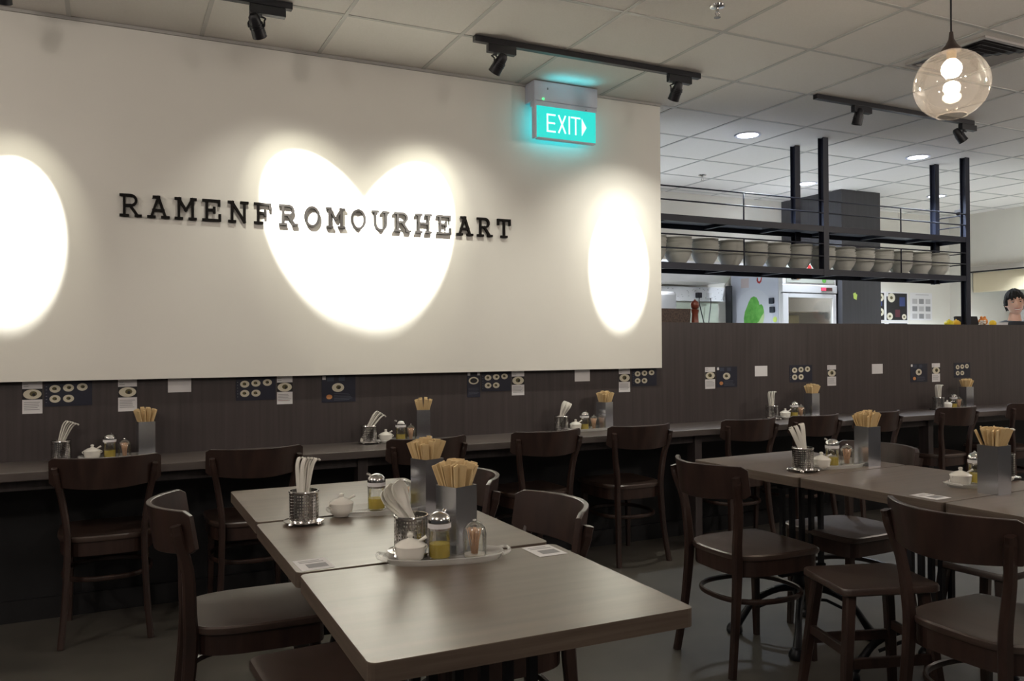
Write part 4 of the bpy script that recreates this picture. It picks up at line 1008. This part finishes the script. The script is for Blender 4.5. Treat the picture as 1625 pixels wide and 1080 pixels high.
# face features
def on(p): return HC @ Vector(p)
eyew = mat('eye_white', (.7,.68,.66), .3); eyeb = mat('eye_dark', (.015,.008,.006), .2); lip = mat('lips', (.42,.14,.11), .45); teeth = mat('teeth', (.78,.76,.70), .3); brow = hairm
for s in (-1,1):
    e = MB().m(eyew)
    c = on((s*.031,-.076,.010)); e.lathe([(.0115*math.sin(PI*i/6), -.0042*math.cos(PI*i/6)) for i in range(7)], c.x, c.y, c.z, 16, 1, .7)
    e.m(eyeb).lathe([(.0055*math.sin(PI*i/6), -.0042*math.cos(PI*i/6)) for i in range(7)], c.x, c.y-.0062, c.z, 12, 1, .6); e.obj('eye', pt)
    MB().m(brow).tube([on((s*.016,-.0925,.032)), on((s*.031,-.0900,.036)), on((s*.048,-.080,.032))], [.0030,.0042,.0020], 8, .8).obj('eyebrow', pt)
    MB().m(hairm).tube([on((s*.018,-.088,.0155)), on((s*.031,-.088,.0185)), on((s*.044,-.080,.014))], .0016, 6).obj('eyelid', pt)
sm = lambda z, d, k: [on((x, -.103+d+abs(x)**2*10, z+k*(x/.024)**2)) for x in (-.030,-.021,-.010,0,.010,.021,.030)]
MB().m(lip).tube(sm(-.0525,.0,.005), [.001,.0028,.0032,.003,.0032,.0028,.001], 8).tube(sm(-.0660,.003,.013), [.001,.003,.0038,.004,.0038,.003,.001], 8).obj('lips', pt)
MB().m(teeth).tube(sm(-.0590,.0035,.008), [.001,.0045,.0055,.0058,.0055,.0045,.001], 8).obj('teeth', pt)
# short fringe hair: a shell over the skull with tufts
hb_ = bmesh.new(); bmesh.ops.create_uvsphere(hb_, u_segments=80, v_segments=56, radius=1); rn = random.Random(9)
for v in list(hb_.verts):
    x, y, z = v.co
    lim = .40 if y < -.42 else (-.12 if y < .25 else -.55)
    lim += (.07*math.sin(x*17)+.06*math.sin(x*5+1))*(1 if y < -.42 else 0)
    k = 1.0 + rn.uniform(-.025,.02) + .02*math.sin(math.atan2(y,x)*15)
    if z < lim: v.co = (x*.070, y*.088, z*.100)
    else: v.co = (x*.092*k, y*.112*k+.003, z*.140*k-.004)
for f in hb_.faces: f.smooth = True
me = bpy.data.meshes.new('hair'); hb_.to_mesh(me); hb_.free(); me.transform(HC); me.materials.append(hairm)
ho = bpy.data.objects.new('hair', me); COL.objects.link(ho); ho.parent = pt
# clothes: T-shirt and trousers grown from the same skeleton, slightly larger
tsv = [0,1,2,3,6,7,10,11]; 
sh = lambda v: (v[0]*1.02, v[1], v[2]+.012)
V2 = [V[0],V[1],V[2],V[3],(0,.012,1.450),sh(V[6]),sh(V[7]),(.195,.02,1.22),sh(V[10]),sh(V[11]),(-.195,.02,1.22)]
skin_body('t_shirt', V2, [(0,1),(1,2),(2,3),(3,4),(3,5),(5,6),(6,7),(3,8),(8,9),(9,10)], [(.165,.115),(.150,.115),(.165,.125),(.145,.110),(.074,.068),(.098,.092),(.073,.073),(.064,.064),(.098,.092),(.073,.073),(.064,.064)], 0, blacks, pt)
skin_body('trousers', [(0,0,.98),(0,0,.90),(.09,0,.84),(.10,-.01,.48),(.10,.03,.10),(-.09,0,.84),(-.10,-.01,.48),(-.10,.03,.10)], [(0,1),(1,2),(2,3),(3,4),(1,5),(5,6),(6,7)], [(.165,.115),(.165,.12),(.10,.10),(.07,.07),(.06,.06),(.10,.10),(.07,.07),(.06,.06)], 0, trous, pt)
for s in (-1,1): MB().m(blackm).loops([[(s*.10+x*k, -.04+y*k*2.4, z) for x, y in rrect(.10,.115,.045)] for k, z in ((1,0),(1.02,.02),(.9,.06),(.55,.09))]).obj('shoe', pt)
